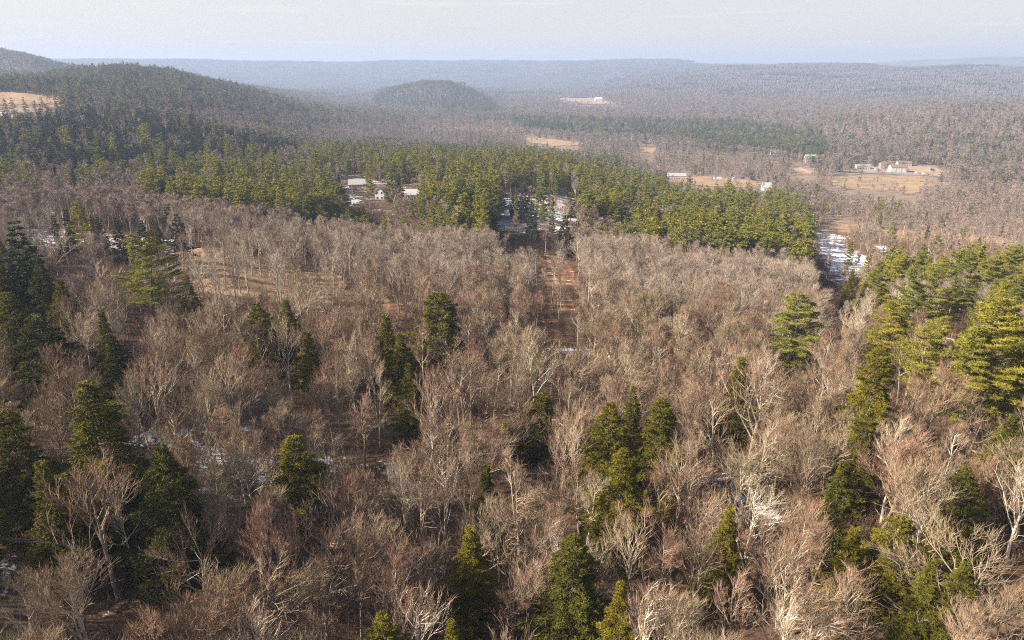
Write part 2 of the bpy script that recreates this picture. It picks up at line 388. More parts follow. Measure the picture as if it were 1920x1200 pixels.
open_patch('snow_patch', [(1638, 459), (1668, 461), (1660, 474), (1650, 478)], M['snow'], 0, vk=.2, off=.25)
open_patch('snowy_slope', [(925, 375), (960, 366), (1060, 368), (1090, 380), (1080, 430), (1060, 437), (905, 438), (940, 400)], M['snowy'], .06, vk=.07, off=.2, rag=.08)
open_patch('house_yard', [(632, 340), (700, 336), (704, 350), (788, 352), (792, 372), (720, 380), (676, 388), (660, 386), (668, 366), (640, 354)], M['yard'], .05, vk=.13, off=.2, rag=.08)
open_patch('stand_clearing', [(1018, 470), (1076, 470), (1085, 520), (1095, 566), (1110, 640), (1030, 650), (1012, 590), (1010, 520)], M['rust'], .26, vk=.22, off=.15, rag=.10)
open_patch('dry_field', [(230, 480), (330, 468), (480, 480), (640, 520), (680, 560), (600, 580), (440, 572), (330, 560)], M['meadow'], .32, vk=.42, off=.15)
open_patch('left_clearing', [(34, 434), (90, 428), (190, 438), (330, 448), (330, 478), (200, 468), (60, 468)], M['snowy'], .06, vk=.22, off=.2, rag=.08)
open_patch('leaf_clearing', [(700, 560), (770, 568), (790, 600), (720, 606), (690, 590)], M['rust'], .2, off=.15)
open_patch('quarry', [(1040, 183), (1110, 181), (1128, 184), (1132, 190), (1180, 196), (1090, 195), (1045, 188)], M['sand'], 0, off=2.5)
open_patch('parking_area', [(1480, 316), (1500, 314), (1528, 322), (1526, 327), (1505, 326)], M['sand'], 0, off=.5)
open_patch('yard', [(1600, 308), (1640, 313), (1665, 309), (1740, 312), (1775, 320), (1760, 330), (1690, 326), (1600, 320)], M['sand'], .02, off=.35)
open_patch('road', [(1560, 318), (1640, 323), (1700, 326), (1790, 332), (1789, 335), (1700, 329), (1640, 326), (1560, 321)], M['asphalt'], 0, off=.6, N=160, rag=0)

# ------------------------------------------------------------------ trees
def jit(d, a):
    return (d + Vector((rnd.gauss(0, a), rnd.gauss(0, a), rnd.gauss(0, a)))).normalized()
def path(p, d, L, n, wander, up):
    pts = [p.copy()]
    for i in range(n):
        d = jit(d, wander); d = (d + Vector((0, 0, up))).normalized(); p = p + d * (L / n); pts.append(p.copy())
    return pts
def side(d, ang):
    a = d.orthogonal().normalized(); a = Matrix.Rotation(rnd.uniform(0, 6.283), 3, d) @ a
    return (d * math.cos(ang) + a * math.sin(ang)).normalized()
def bare_tree(seed, H=18, form='vase', lod=0, nlimb=13, spread=1.0, thick=1.0, n3x=6, n4x=3):
    rnd.seed(seed)
    T, C = MB(), MB()
    base = H * {'vase': .28, 'tall': .45, 'spread': .22}[form]
    lean = Vector((rnd.uniform(-.06, .06), rnd.uniform(-.06, .06), 1)).normalized()
    r0 = H * .013 * thick
    tr = path(Vector((0, 0, -.5)), lean, H * (.85 if form != 'spread' else .6), 9, .05, .12)
    T.tube(tr, [r0 * (1.25 if i == 0 else 1) * (1 - i / 10.5) for i in range(10)], 7 if lod == 0 else 4)
    def at(pts, t):
        f = t * (len(pts) - 1); i = min(int(f), len(pts) - 2); return pts[i].lerp(pts[i + 1], f - i), (pts[i + 1] - pts[i]).normalized()
    n2, n3, n4 = {0: (8, n3x, n4x), 1: (7, 6, 0), 2: (3, 3, 0)}[lod]
    for i in range(nlimb):
        hh = base / (H * .85) + (1 - base / (H * .85)) * ((i + rnd.random()) / nlimb) ** .9
        p, d = at(tr, min(hh, .98))
        k = 1 - hh
        ang = {'vase': R(rnd.uniform(20, 42)), 'tall': R(rnd.uniform(30, 55)), 'spread': R(rnd.uniform(40, 72))}[form]
        L = H * spread * {'vase': .18 + .42 * k, 'tall': .12 + .25 * k, 'spread': .3 + .38 * k}[form] * rnd.uniform(.8, 1.15)
        lim = path(p, side(d, ang), L, 6, .09, .075)
        rl = r0 * (.20 + .40 * k)
        T.tube(lim, [rl * (1 - j / 6.5) ** 1.15 for j in range(7)], 5 if lod == 0 else 3, tip=False)
        for j in range(n2):
            t2 = .22 + .78 * (j + rnd.random()) / n2
            p2, d2 = at(lim, min(t2, .99)); L2 = L * .50 * (1.25 - t2 * .7) * rnd.uniform(.7, 1.3)
            b2 = path(p2, side(d2, R(rnd.uniform(20, 48))), L2, 3 if lod == 0 else 2, .09, .08)
            r2 = max(rl * .36, .020) if lod < 2 else .06
            (T if lod < 2 else C).tube(b2, [r2 * (1 - .75 * q / (len(b2) - 1)) for q in range(len(b2))], 3, tip=True, mi=0)
            for q in range(n3):
                t3 = .15 + .85 * (q + rnd.random()) / n3
                p3, d3 = at(b2, min(t3, .99)); L3 = max(L2 * .55, .8) * rnd.uniform(.6, 1.3)
                d3 = (side(d3, R(rnd.uniform(18, 42))) + Vector((0, 0, .38))).normalized()
                if lod == 0:
                    b3 = path(p3, d3, L3, 2, .09, .08)
                    (T if q % 2 else C).tube(b3, [.0155, .011, 0], 3, tip=True)
                    for w in range(n4):
                        p4, d4 = at(b3, rnd.uniform(.15, .95))
                        d4 = (side(d4, R(rnd.uniform(16, 42))) + Vector((0, 0, .32))).normalized()
                        C.leaf(p4, d4, rnd.uniform(.35, .95), .0125)
                else:
                    W = {1: .034, 2: .15}[lod]
                    for w in range(3 if lod == 1 else 2):
                        C.leaf(p3 + d3 * L3 * .25 * w, side(d3, R(12)), L3 * 1.35, W)
    return T, C
def pine_tree(seed, H=22, lod=0, width=5.5, start=.3, sparse=1.0):
    rnd.seed(seed); T, C = MB(), MB()
    tr = path(Vector((0, 0, -.5)), Vector((0, 0, 1)), H * .98, 8, .015, .1); r0 = H * .011
    T.tube(tr, [r0 * (1 - i / 8.6) for i in range(9)], 7 if lod == 0 else 4)
    h = H * start; az = rnd.uniform(0, 6)
    lump = [rnd.uniform(.65, 1.2) for _ in range(12)]
    gap = {0: .62, 1: 1.0, 2: 1.9}[lod]
    while h < H * .985:
        k = (h - H * start) / (H * (1 - start))
        prof = (min(1, .55 + k * 1.6)) * (1 - k) ** .62 + .06
        for w in range(4 if lod < 2 else 3):
            az += 1.57 + rnd.uniform(-.5, .5)
            if rnd.random() > .80 * sparse: continue
            L = width * prof * lump[int(az * 1.9) % 12] * rnd.uniform(.7, 1.12)
            if L < .3: L = .3
            d = Vector((math.cos(az), math.sin(az), rnd.uniform(-.02, .22) + .5 * k * k))
            b = path(Vector((0, 0, h + rnd.uniform(-.3, .3))), d.normalized(), L, 4, .05, .035)
            rb = .02 + L * .009
            T.tube(b, [rb * (1 - i / 4.6) for i in range(5)], 3)
            n = int({0: 21, 1: 6, 2: 2}[lod] * L) + 2
            for i in range(n):
                t = .22 + .78 * rnd.random() ** .8; f = t * 4; q = min(int(f), 3); p = b[q].lerp(b[q + 1], f - q)
                sw = (.16 + .34 * L * (1 - t) + .22) * rnd.uniform(-1, 1)
                c = p + Vector((-math.sin(az) * sw, math.cos(az) * sw, rnd.uniform(-.08, .16)))
                m = {0: 7, 1: 4, 2: 3}[lod]; LL = {0: (.28, .52), 1: (.5, .85), 2: (.9, 1.5)}[lod]; W = {0: .045, 1: .15, 2: .36}[lod]
                for _ in range(m):
                    dd = Vector((rnd.gauss(0, 1), rnd.gauss(0, 1), rnd.gauss(.25, .55))).normalized()
                    C.leaf(c, dd, rnd.uniform(*LL), W * rnd.uniform(.7, 1.2))
        h += gap * rnd.uniform(.75, 1.35)
    return T, C
def hemlock_tree(seed, H=18, lod=0, width=4.8, start=.06, point=.85):
    rnd.seed(seed); T, C = MB(), MB()
    tr = path(Vector((0, 0, -.5)), Vector((0, 0, 1)), H, 8, .012, .1); r0 = H * .011
    T.tube(tr, [r0 * (1 - i / 8.4) for i in range(9)], 6 if lod == 0 else 4)
    h = H * start; az = 0; ph = [rnd.uniform(0, 6.28) for _ in range(4)]
    gap = {0: .42, 1: .85, 2: 1.7}[lod]
    while h < H * 1.0:
        k = (h - H * start) / (H * (1 - start))
        prof = (1 - k) ** point * min(1, .72 + k * 2) + .03
        for w in range(7 if lod == 0 else 5):
            az += 2.4 + rnd.uniform(-.3, .3)
            if lod == 0 and rnd.random() < .12: continue
            lum = 1 + .30 * math.sin(az * 2 + ph[0] + h * .7) + .20 * math.sin(az * 5 + ph[1] - h * 1.3)
            L = max(width * prof * lum * rnd.uniform(.72, 1.1), .35)
            d = Vector((math.cos(az), math.sin(az), .30 - .1 * rnd.random()))
            b = path(Vector((0, 0, h)), d.normalized(), L, 4, .04, -.10)
            if lod < 2: T.tube(b, [(.012 + L * .008) * (1 - i / 4.6) for i in range(5)], 3)
            n = int({0: 17, 1: 5, 2: 1.6}[lod] * L) + 2
            for i in range(n):
                t = .30 + .70 * rnd.random() ** .65; f = t * 4; q = min(int(f), 3); p = b[q].lerp(b[q + 1], f - q)
                sw = (.12 + .36 * L * (1 - t) + .15) * rnd.uniform(-1, 1)
                c = p + Vector((-math.sin(az) * sw, math.cos(az) * sw, -abs(sw) * .25 + rnd.uniform(-.1, .08)))
                m = {0: 5, 1: 4, 2: 3}[lod]; LL = {0: (.22, .45), 1: (.45, .8), 2: (.9, 1.5)}[lod]; W = {0: .045, 1: .17, 2: .42}[lod]
                out = Vector((math.cos(az), math.sin(az), -.1))
                for _ in range(m):
                    dd = (out * .9 + Vector((rnd.gauss(0, .7), rnd.gauss(0, .7), rnd.gauss(0, .45)))).normalized()
                    C.leaf(c, dd, rnd.uniform(*LL), W * rnd.uniform(.7, 1.25))
        h += gap * rnd.uniform(.8, 1.25)
    return T, C

lib = {}          # kind -> list of (height, trunk mesh, crown mesh, whole mesh)
def add_form(kind, TC, H, mats):
    T, C = TC
    lib.setdefault(kind, []).append((H, T.mesh(kind + '_trunk', [mats[0]]), C.mesh(kind + '_crown', [mats[1]]), (T + C).mesh(kind, list(mats))))
bm_, tm_ = M['bark'], M['twig']
for i, (H, f, n, s) in enumerate([(18, 'vase', 14, .85), (20, 'vase', 15, .78), (17, 'vase', 13, .95), (21, 'tall', 18, .9), (19, 'tall', 17, 1.0), (16, 'spread', 12, .85), (18, 'spread', 13, .75), (15, 'vase', 12, 1.0), (20, 'tall', 13, .75), (17, 'tall', 11, .8)]):
    add_form('bare_near', bare_tree(100 + i, H, f, 0, n, s, 1.0, (5, 6, 7, 6, 5, 7, 6, 8, 6, 7)[i], (2, 3, 4, 3, 2, 3, 4, 5, 3, 4)[i]), H, (bm_, tm_))
M['stand_bark'] = rand_mat('pale_grey_bark', [(0, (.36, .31, .25)), (.4, (.44, .385, .31)), (.7, (.29, .23, .18)), (1, (.40, .345, .275))], nscale=.9, nvar=.25)
for i in (0, 1, 3, 4, 8, 9):     # the even grey stand: the same growth with paler bark and twigs
    h_, t_, c_, w_ = lib['bare_near'][i]; q_ = [m_.copy() for m_ in (t_, c_, w_)]
    q_[0].materials[0] = M['stand_bark']; q_[1].materials[0] = M['mid_twig']; q_[2].materials[0] = M['stand_bark']; q_[2].materials[1] = M['mid_twig']
    lib.setdefault('bare_stand', []).append((h_, *q_))
for i, (H, f, n) in enumerate([(18, 'tall', 14), (20, 'tall', 15), (17, 'vase', 12), (19, 'tall', 14), (18, 'vase', 12), (18, 'tall', 13)]):
    add_form('bare_mid', bare_tree(200 + i, H, f, 1, n, .66), H, (bm_, M['mid_twig']))
for i, (H, f, n) in enumerate([(17, 'vase', 10), (18, 'tall', 12), (16, 'vase', 10)]):
    add_form('bare_far', bare_tree(300 + i, H, f, 2, n), H, (M['far_twig'], M['far_twig']))
for i, (H, w, st, sp) in enumerate([(22, 5.6, .22, 1), (24, 5.4, .32, .95), (20, 6.2, .15, 1), (23, 6.8, .28, .74)]):
    add_form('pine_near', pine_tree(400 + i, H, 0, w, st, sp), H, (M['dark_bark'], M['pine']))
for i, (H, w, st) in enumerate([(22, 6.0, .2), (24, 5.4, .35), (19, 6.4, .15), (21, 4.6, .3)]):
    add_form('pine_mid', pine_tree(500 + i, H, 1, w, st), H, (M['dark_bark'], M['pine']))
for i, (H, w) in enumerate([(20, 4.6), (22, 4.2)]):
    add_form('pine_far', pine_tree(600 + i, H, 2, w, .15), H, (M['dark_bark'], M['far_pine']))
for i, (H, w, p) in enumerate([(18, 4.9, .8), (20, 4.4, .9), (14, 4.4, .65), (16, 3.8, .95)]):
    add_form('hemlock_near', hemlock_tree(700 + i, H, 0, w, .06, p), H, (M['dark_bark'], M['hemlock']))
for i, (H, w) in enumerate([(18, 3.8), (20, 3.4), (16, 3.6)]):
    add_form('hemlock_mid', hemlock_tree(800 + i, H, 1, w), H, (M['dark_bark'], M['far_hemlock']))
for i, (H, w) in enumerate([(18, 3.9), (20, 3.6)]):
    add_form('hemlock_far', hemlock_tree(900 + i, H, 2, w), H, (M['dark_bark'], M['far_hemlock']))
rnd.seed(5)

CROWNS = []   # crowns of the hand-placed evergreens as seen: (column, row, half width, half height, distance)
HAND = []     # ground spots already taken by hand-placed trees (x, y, radius)
CATS = {'bare': ('bare_tree', 'bare tree'), 'pine': ('pine_tree', 'pine tree'), 'hemlock': ('hemlock_tree', 'hemlock tree')}
def stand_tree(kind, form, x, y, z, H, label, rz=None, wide=1.0, group=None, parts=True, tilt=0.0, tiltdir=0.0):
    k = kind.split('_')[0]; h0, tm, cm, wm = lib[kind][form % len(lib[kind])]
    s = H / h0; sc = (s * wide, s * wide, s); rz = rnd.uniform(0, 6.283) if rz is None else rz
    if parts:
        o = link(CATS[k][0], None, loc=(x, y, z), rz=rz, sc=sc); o.empty_display_size = .5
        link('trunk', tm, o); link('crown', cm, o)
    else:
        o = link(CATS[k][0], wm, loc=(x, y, z), rz=rz, sc=sc)
    if tilt: o.rotation_euler = (tilt * math.cos(tiltdir), tilt * math.sin(tiltdir), rz)
    return tag(o, label, CATS[k][1], group)
def hand(kind, form, px, py, H, wide, label, group=None, **kw):
    """tree of height H whose tip is seen at (px, py)"""
    if not kind.startswith('bare'): H *= 1.1
    x, y, z, r = place(px, py, H)
    wide *= {'bare': 1.0, 'pine': 1.35, 'hemlock': 1.1}[kind.split('_')[0]]
    w = {'bare': 1.5, 'pine': 3.6, 'hemlock': 3.2}[kind.split('_')[0]] * wide * H / 18
    HAND.append((x, y, w))
    if not kind.startswith('bare'):
        dd = float(project(x, y, z + H * .6)[2]); CROWNS.append((px, py + .42 * H * .85 * FPX / dd, w * .75 * FPX / dd, .40 * H * .85 * FPX / dd, dd))
    return stand_tree(kind, form, x, y, z - .2, H, label, wide=wide, group=group, **kw)
HL = [  # form, tip column, tip row, height, width factor, label
 (0, 300, 832, 18, 1.0, 'big dark conical evergreen at lower left, yellow-green left flank, black right side'),
 (1, 160, 712, 21, 1.35, 'broad ragged evergreen above and left of the big dark conical one at lower left'),
 (3, 75, 862, 15, 1.0, 'small yellow-green evergreen at the foot of the broad ragged one at lower left'),
 (2, 547, 815, 13, 1.15, 'small bright green pyramidal evergreen beside the snowy floor left of centre'),
 (2, 822, 545, 18, 1.25, 'dense dark evergreen with rounded top standing alone in front of the grey stand'),
 (3, 722, 588, 15, 1.25, 'dark evergreen just left of the dense round-topped one, rust leaves behind it'),
 (3, 750, 622, 15, 1.2, 'dark evergreen in the middle of the chain running down from the round-topped one'),
 (1, 765, 680, 15, 1.0, 'lowest evergreen of the chain left of centre, lit yellow on its left'),
 (3, 575, 618, 14, 1.1, 'small narrow evergreen at the right foot of the shaded pair behind pale bare trees'),
 (0, 480, 566, 15, 1.2, 'left one of two shaded evergreens behind pale leafless trees, left of centre'),
 (1, 535, 560, 16, 1.2, 'right one of two shaded evergreens behind pale leafless trees, left of centre'),
 (3, 203, 622, 14, .95, 'yellow-lit evergreen below a darker one, left, under the spreading sparse pine'),
 (3, 188, 578, 15, .8, 'dark thin evergreen directly above the yellow-lit one at left'),
 (2, 1015, 738, 11, 1.35, 'squat bright green evergreen bush just right of the centre of the photo'),
 (2, 942, 788, 8.5, 1.0, 'smallest olive evergreen left of and below the squat bright one'),
 (0, 1145, 752, 17, 1.15, 'left tree of the tight yellow-green evergreen cluster right of centre'),
 (1, 1188, 722, 16, .8, 'darkest and rearmost tree of the evergreen cluster right of centre'),
 (0, 1243, 745, 18, 1.15, 'right tree of the evergreen cluster right of centre'),
 (0, 1172, 838, 17, 1.1, 'front tree of the evergreen cluster right of centre, brightest green'),
 (3, 912, 868, 13, .95, 'pale olive evergreen leaning behind bare branches below the centre'),
 (3, 882, 985, 13, 1.15, 'yellow-green evergreen low in the photo, left of the tall pale forked tree'),
 (0, 1078, 1000, 16, 1.15, 'wide green evergreen veiled by bare twigs near the bottom middle'),
 (1, 1165, 1088, 15, .9, 'yellow-green evergreen at the bottom edge right of the middle'),
 (1, 1370, 948, 14, 1.0, 'dark narrow evergreen beside the brown trunks, lower right'),
 (3, 1392, 668, 16, 1.1, 'slanting yellow-green evergreen left of the big silvery bare crown'),
 (0, 1652, 648, 20, .95, 'tall olive evergreen seen behind thin pale branches below the right-hand pines'),
 (1, 1632, 748, 17, .95, 'dark olive evergreen in front of the tall one below the right-hand pines'),
 (1, 1582, 862, 16, .85, 'dark evergreen beside the leaning yellow trunk'),
 (3, 1605, 985, 12, 1.0, 'low evergreen under the spreading pale tree at lower right'),
 (2, 1690, 965, 12, 1.0, 'small yellowish evergreen in front of the spreading pale tree at lower right'),
 (0, 1815, 872, 13, 1.05, 'rounded olive evergreen crown near the right edge above the giant pale branches'),
 (0, 1902, 775, 15, .85, 'green evergreen cut by the right edge of the photo'),
 (1, 1750, 1045, 13, .85, 'yellow-green evergreen at the bottom right, left of a darker twin'),
 (0, 1815, 1052, 13, .95, 'dark green evergreen in the bottom right corner under pale limbs'),
 (2, 716, 1150, 12, .9, 'little yellow evergreen top at the bottom edge left of the middle'),
 (3, 846, 1160, 12, .8, 'yellow tip of an evergreen at the bottom edge below the middle'),
 (0, 22, 408, 22, 1.1, 'tallest black-green evergreen at the left edge'),
 (1, 68, 478, 18, 1.1, 'dark evergreen right of the tallest one at the left edge'),
 (0, 12, 545, 17, 1.2, 'olive-tipped evergreen at the left edge below the black-green one'),
 (3, 110, 520, 15, 1.1, 'shaded evergreen in the hollow beside the spreading grey tree at left'),
 (0, 8, 765, 17, 1.0, 'dark evergreen half cut by the left edge, beside the broad ragged one'),
 (3, 345, 505, 12, 1.1, 'dark low evergreen right of the spreading sparse pine'),
 (3, 950, 570, 10, .8, 'small shaded evergreen in the grey stand right of the round-topped one'),
 (1, 1600, 503, 15, .9, 'pointed olive evergreen at the left end of the right-hand pine group'),
 (2, 1130, 640, 9, 1.0, 'low olive evergreen in the rusty undergrowth below the stand clearing'),
 (1, 215, 405, 15, 1.1, 'round dull green evergreen clump behind the left clearing'),
 (0, 330, 398, 16, 1.0, 'dark evergreen at the edge of the grey stand behind the sparse pine'),
 (3, 262, 410, 14, 1.1, 'bushy green evergreen between the left clearing and the grey stand'),
 (1, 98, 402, 14, .8, 'dark pointed evergreen left of the utility pole'),
]
PL = [
 (3, 258, 438, 21, 1.0, 'spreading sparse pine with flat yellow-green layers, standing out on the left'),
 (0, 1503, 548, 20, 1.2, 'lone layered pine right of centre with the dark shaded side to the right'),
 (1, 1690, 480, 20, 1.0, 'broad pine crown at the left front of the right-hand group'),
 (0, 1645, 500, 18, .8, 'pine leaning out left of the broad crown in the right-hand group'),
 (2, 1682, 562, 17, 1.0, 'smaller separate pine below the broad crown of the right-hand group'),
 (0, 1885, 556, 23, .95, 'largest bright yellow-green pine at the right edge'),
 (1, 1825, 470, 20, .85, 'pine with long level boughs at the top of the right-hand group'),
 (2, 1905, 464, 20, .9, 'topmost pine at the right edge'),
 (3, 1765, 490, 19, .9, 'open-crowned pine in the middle of the right-hand group'),
 (3, 1760, 590, 18, .9, 'thin dark-boughed pine beneath the right-hand group'),
 (0, 1838, 608, 19, .8, 'pine in the lower front of the right-hand group'),
 (1, 1598, 452, 15, .7, 'slender pine standing on the snow patch right of the pine stand'),
 (1, 968, 358, 19, .33, 'narrow columnar pine on the left of the snowy slope'),
 (0, 1036, 370, 19, .33, 'narrow columnar pine on the right of the snowy slope'),
 (2, 888, 340, 20, .5, 'tall pine with bare lower trunk left of the snowy slope'),
 (1, 925, 345, 19, .38, 'dark pine immediately left of the snowy slope'),
 (1, 1042, 312, 22, .5, 'tallest pine at the top edge of the snowy slope'),
 (0, 142, 376, 18, .75, 'upright green pine right behind the utility pole'),
 (3, 1822, 384, 15, .7, 'dark pine standing over the brown strip of woods at the right'),
]
BL = [
 (0, 865, 648, 20, 1.35, 'large fan-shaped pale bare tree just below the centre'),
 (2, 1078, 662, 16, 1.1, 'white many-stemmed bare tree above the squat evergreen bush'),
 (3, 968, 878, 20, 1.35, 'tall pale forked bare tree below the centre'),
 (0, 1440, 668, 22, 1.5, 'huge silvery dense bare crown right of centre'),
 (3, 1520, 672, 21, 1.0, 'straight pale trunk with thin upright branches right of the silvery crown'),
 (5, 1695, 800, 16, 1.45, 'flat spreading cream-coloured bare tree at the lower right'),
 (6, 1880, 925, 18, 1.35, 'giant bare tree with long pale limbs in the lower right corner'),
 (1, 1272, 868, 18, 1.1, 'silver-twigged bare tree in front of the evergreen cluster'),
 (4, 492, 588, 17, 1.0, 'left of two pale forked trees in front of shaded evergreens'),
 (0, 530, 592, 18, 1.05, 'right of two pale forked trees in front of shaded evergreens'),
 (2, 160, 868, 18, 1.3, 'reddish bare tree with many twigs left of the big dark conical evergreen'),
 (5, 175, 468, 17, 1.4, 'gnarled spreading grey tree left of the sparse pine'),
 (6, 622, 495, 17, 1.1, 'dark-limbed bare tree at the edge of the dry field'),
 (5, 420, 1030, 17, 1.2, 'pale crooked bare tree rising from black shade at the bottom left'),
 (6, 330, 1040, 15, 1.2, 'white-limbed bare tree under the big dark conical evergreen'),
 (1, 690, 540, 18, 1.1, 'bare tree leaning over the rust-coloured leaves'),
 (0, 1905, 1085, 14, 1.1, 'small bare tree in the bottom right corner in front of the giant one'),
 (7, 1868, 1130, 12, 1.1, 'low twiggy bare tree at the bottom edge near the right corner'),
 (7, 1760, 680, 17, 1.2, 'rusty-twigged bare tree in front of the right-hand pines'),
 (5, 1850, 700, 15, 1.3, 'pale fan of limbs below the largest pine at the right edge'),
]
for f, a, b, H, w, lab in HL: hand('hemlock_near' if b > 430 else 'hemlock_mid', f, a, b, H, w, lab, 'prominent evergreens of the near woods')
for f, a, b, H, w, lab in PL: hand('pine_near', f, a, b, H, w, lab, 'prominent pines')
for f, a, b, H, w, lab in BL: hand('bare_near', f, a, b, H, w, lab, 'prominent leafless trees')
# a leaning dead trunk and a fallen one
def pole_obj(name, label, cat, p, q, r0, r1, m):
    B = MB(); d = Vector(q) - Vector(p); pts = [Vector((0, 0, 0)) + d * t + Vector((0, 0, math.sin(t * 3.1) * .15)) for t in (0, .2, .4, .6, .8, 1)]
    B.tube(pts, [r0 + (r1 - r0) * t for t in (0, .2, .4, .6, .8, 1)], 7)
    for t in (.55, .7, .85):
        c = pts[0].lerp(pts[-1], t); B.tube([c, c + Vector((rnd.uniform(-1, 1), rnd.uniform(-.4, .4), .5)) * .9], [r1 * .7, .02], 4)
    return tag(link(name, B.mesh(name, [m]), loc=p), label, cat)
x, y, z, r = place(1538, 955)
pole_obj('leaning_trunk', 'yellowish dead trunk leaning to the right in front of dark evergreens', 'dead trunk', (x, y, z - .5), (x + 7.5, y + 5, z + 15), .30, .12, M['dead'])
x, y, z, r = place(905, 432)
pole_obj('fallen_trunk', 'pale fallen trunk lying at the foot of the snowy slope', 'fallen trunk', (x, y, z + .4), (x + 20, y + 2, z + .6 + hz(x + 20, y + 2) - z), .45, .2, M['dead'])
x, y, z, r = place(884, 443)
pole_obj('broken_trunk', 'bleached snapped trunk standing left of the snowy slope', 'dead trunk', (x, y, z - .3), (x + 2.2, y + 1, z + 7), .35, .12, M['dead'])

# ------------------------------------------------------------------ the woods
def zone(poly, keep, bare, pine, hem, hs=1.0): return (poly, keep, bare, pine, hem, hs)
ZONES = [
 zone([(-400, 325), (400, 335), (900, 400), (1560, 430), (1640, 560), (2400, 560), (2400, 1400), (-400, 1400)], 1, 1, 0, 0),            # the near woods: evergreens are placed one by one
 zone([(1600, 500), (1640, 480), (1720, 474), (2400, 462), (2400, 690), (1920, 690), (1800, 640), (1740, 560), (1600, 540)], .8, .62, .34, .04),
 zone([(-400, 440), (60, 440), (110, 500), (120, 590), (-400, 640)], 1, .25, 0, .75),
 zone([(230, 300), (430, 282), (600, 262), (900, 262), (1120, 285), (1200, 318), (1420, 335), (1505, 370), (1530, 420), (1520, 476), (1400, 462), (1250, 436), (1080, 420), (940, 400), (800, 395), (640, 400), (560, 392), (420, 372), (250, 345)], .94, .36, .54, .10, 1.0),
 zone([(560, 395), (640, 372), (820, 380), (900, 395), (900, 420), (700, 412)], .9, .6, .4, 0, .7),
 zone([(1090, 385), (1180, 390), (1210, 430), (1090, 440)], 1, .9, .1, 0, .8),
 zone([(840, 330), (930, 330), (930, 420), (850, 400)], 1, .1, .5, .4, 1.15),
 zone([(100, 400), (330, 390), (340, 440), (110, 440)], .9, .45, .2, .35),
 zone([(-400, 285), (250, 285), (270, 330), (-400, 335)], 1, .80, .13, .07),
 zone([(-400, 215), (40, 215), (150, 200), (320, 205), (420, 235), (560, 262), (600, 285), (420, 282), (250, 292), (-400, 290)], 1, .22, .06, .72, 1.1),
 zone([(-400, 196), (130, 192), (430, 190), (560, 225), (420, 232), (320, 206), (150, 200), (-400, 215)], 1, .9, .05, .05, .8),
 zone([(420, 205), (700, 205), (900, 235), (940, 258), (640, 252), (560, 240)], 1, .72, .22, .06),
 zone([(560, 225), (950, 222), (1250, 262), (1250, 300), (1100, 288), (900, 262), (600, 262)], 1, .86, .09, .05, .85), zone([(640, 250), (740, 254), (930, 268), (930, 280), (760, 272), (640, 264)], 1, .3, .1, .6, .8),
 zone([(-400, 90), (230, 115), (420, 140), (600, 205), (520, 210), (400, 195), (200, 190), (-400, 172)], 1, .30, .30, .40, .9),
 zone([(700, 150), (900, 150), (940, 205), (700, 215)], 1, .10, .40, .50, .95),
 zone([(560, 190), (700, 190), (960, 210), (960, 222), (700, 222)], 1, .5, .3, .2),
 zone([(960, 214), (1400, 222), (1540, 242), (1560, 290), (1430, 275), (1250, 250), (1100, 244), (960, 230)], 1, .125, .50, .375),
 zone([(1540, 215), (1920, 215), (2400, 215), (2400, 318), (1780, 318), (1560, 312)], 1, .66, .17, .17),
 zone([(900, 168), (1500, 178), (1700, 185), (1700, 212), (1400, 214), (960, 208)], 1, .85, .08, .07),
 zone([(1540, 325), (1940, 330), (2400, 330), (2400, 410), (1800, 400), (1540, 380)], .95, .93, .05, .02, .85),
 zone([(1200, 262), (1450, 280), (1540, 300), (1540, 340), (1450, 340), (1200, 316)], .95, .87, .07, .06, .75),
 zone([(1532, 380), (2400, 380), (2400, 470), (1700, 474), (1640, 480), (1600, 500), (1560, 520), (1534, 470)], .8, .95, .03, .02, .72),
]
bands = [(16, 180, 4.6), (180, 370, 4.2), (360, 900, 7.4), (900, 1700, 8.6), (1700, 3900, 13.5)]
for a_, b_ in ((716, 373), (668, 350), (774, 372), (731, 371), (667, 385), (1268, 336), (1436, 357), (62, 458)):
    hx_, hy_, _z, _r = place(a_, b_); OPEN.append(([(hx_ - 26, hy_ - 9), (hx_ + 9, hy_ - 9), (hx_ + 9, hy_ + 8), (hx_ - 26, hy_ + 8)], .0))
PTS = {}    # kind -> list of (x,y,z,H,lod,screen size, in view, wide)
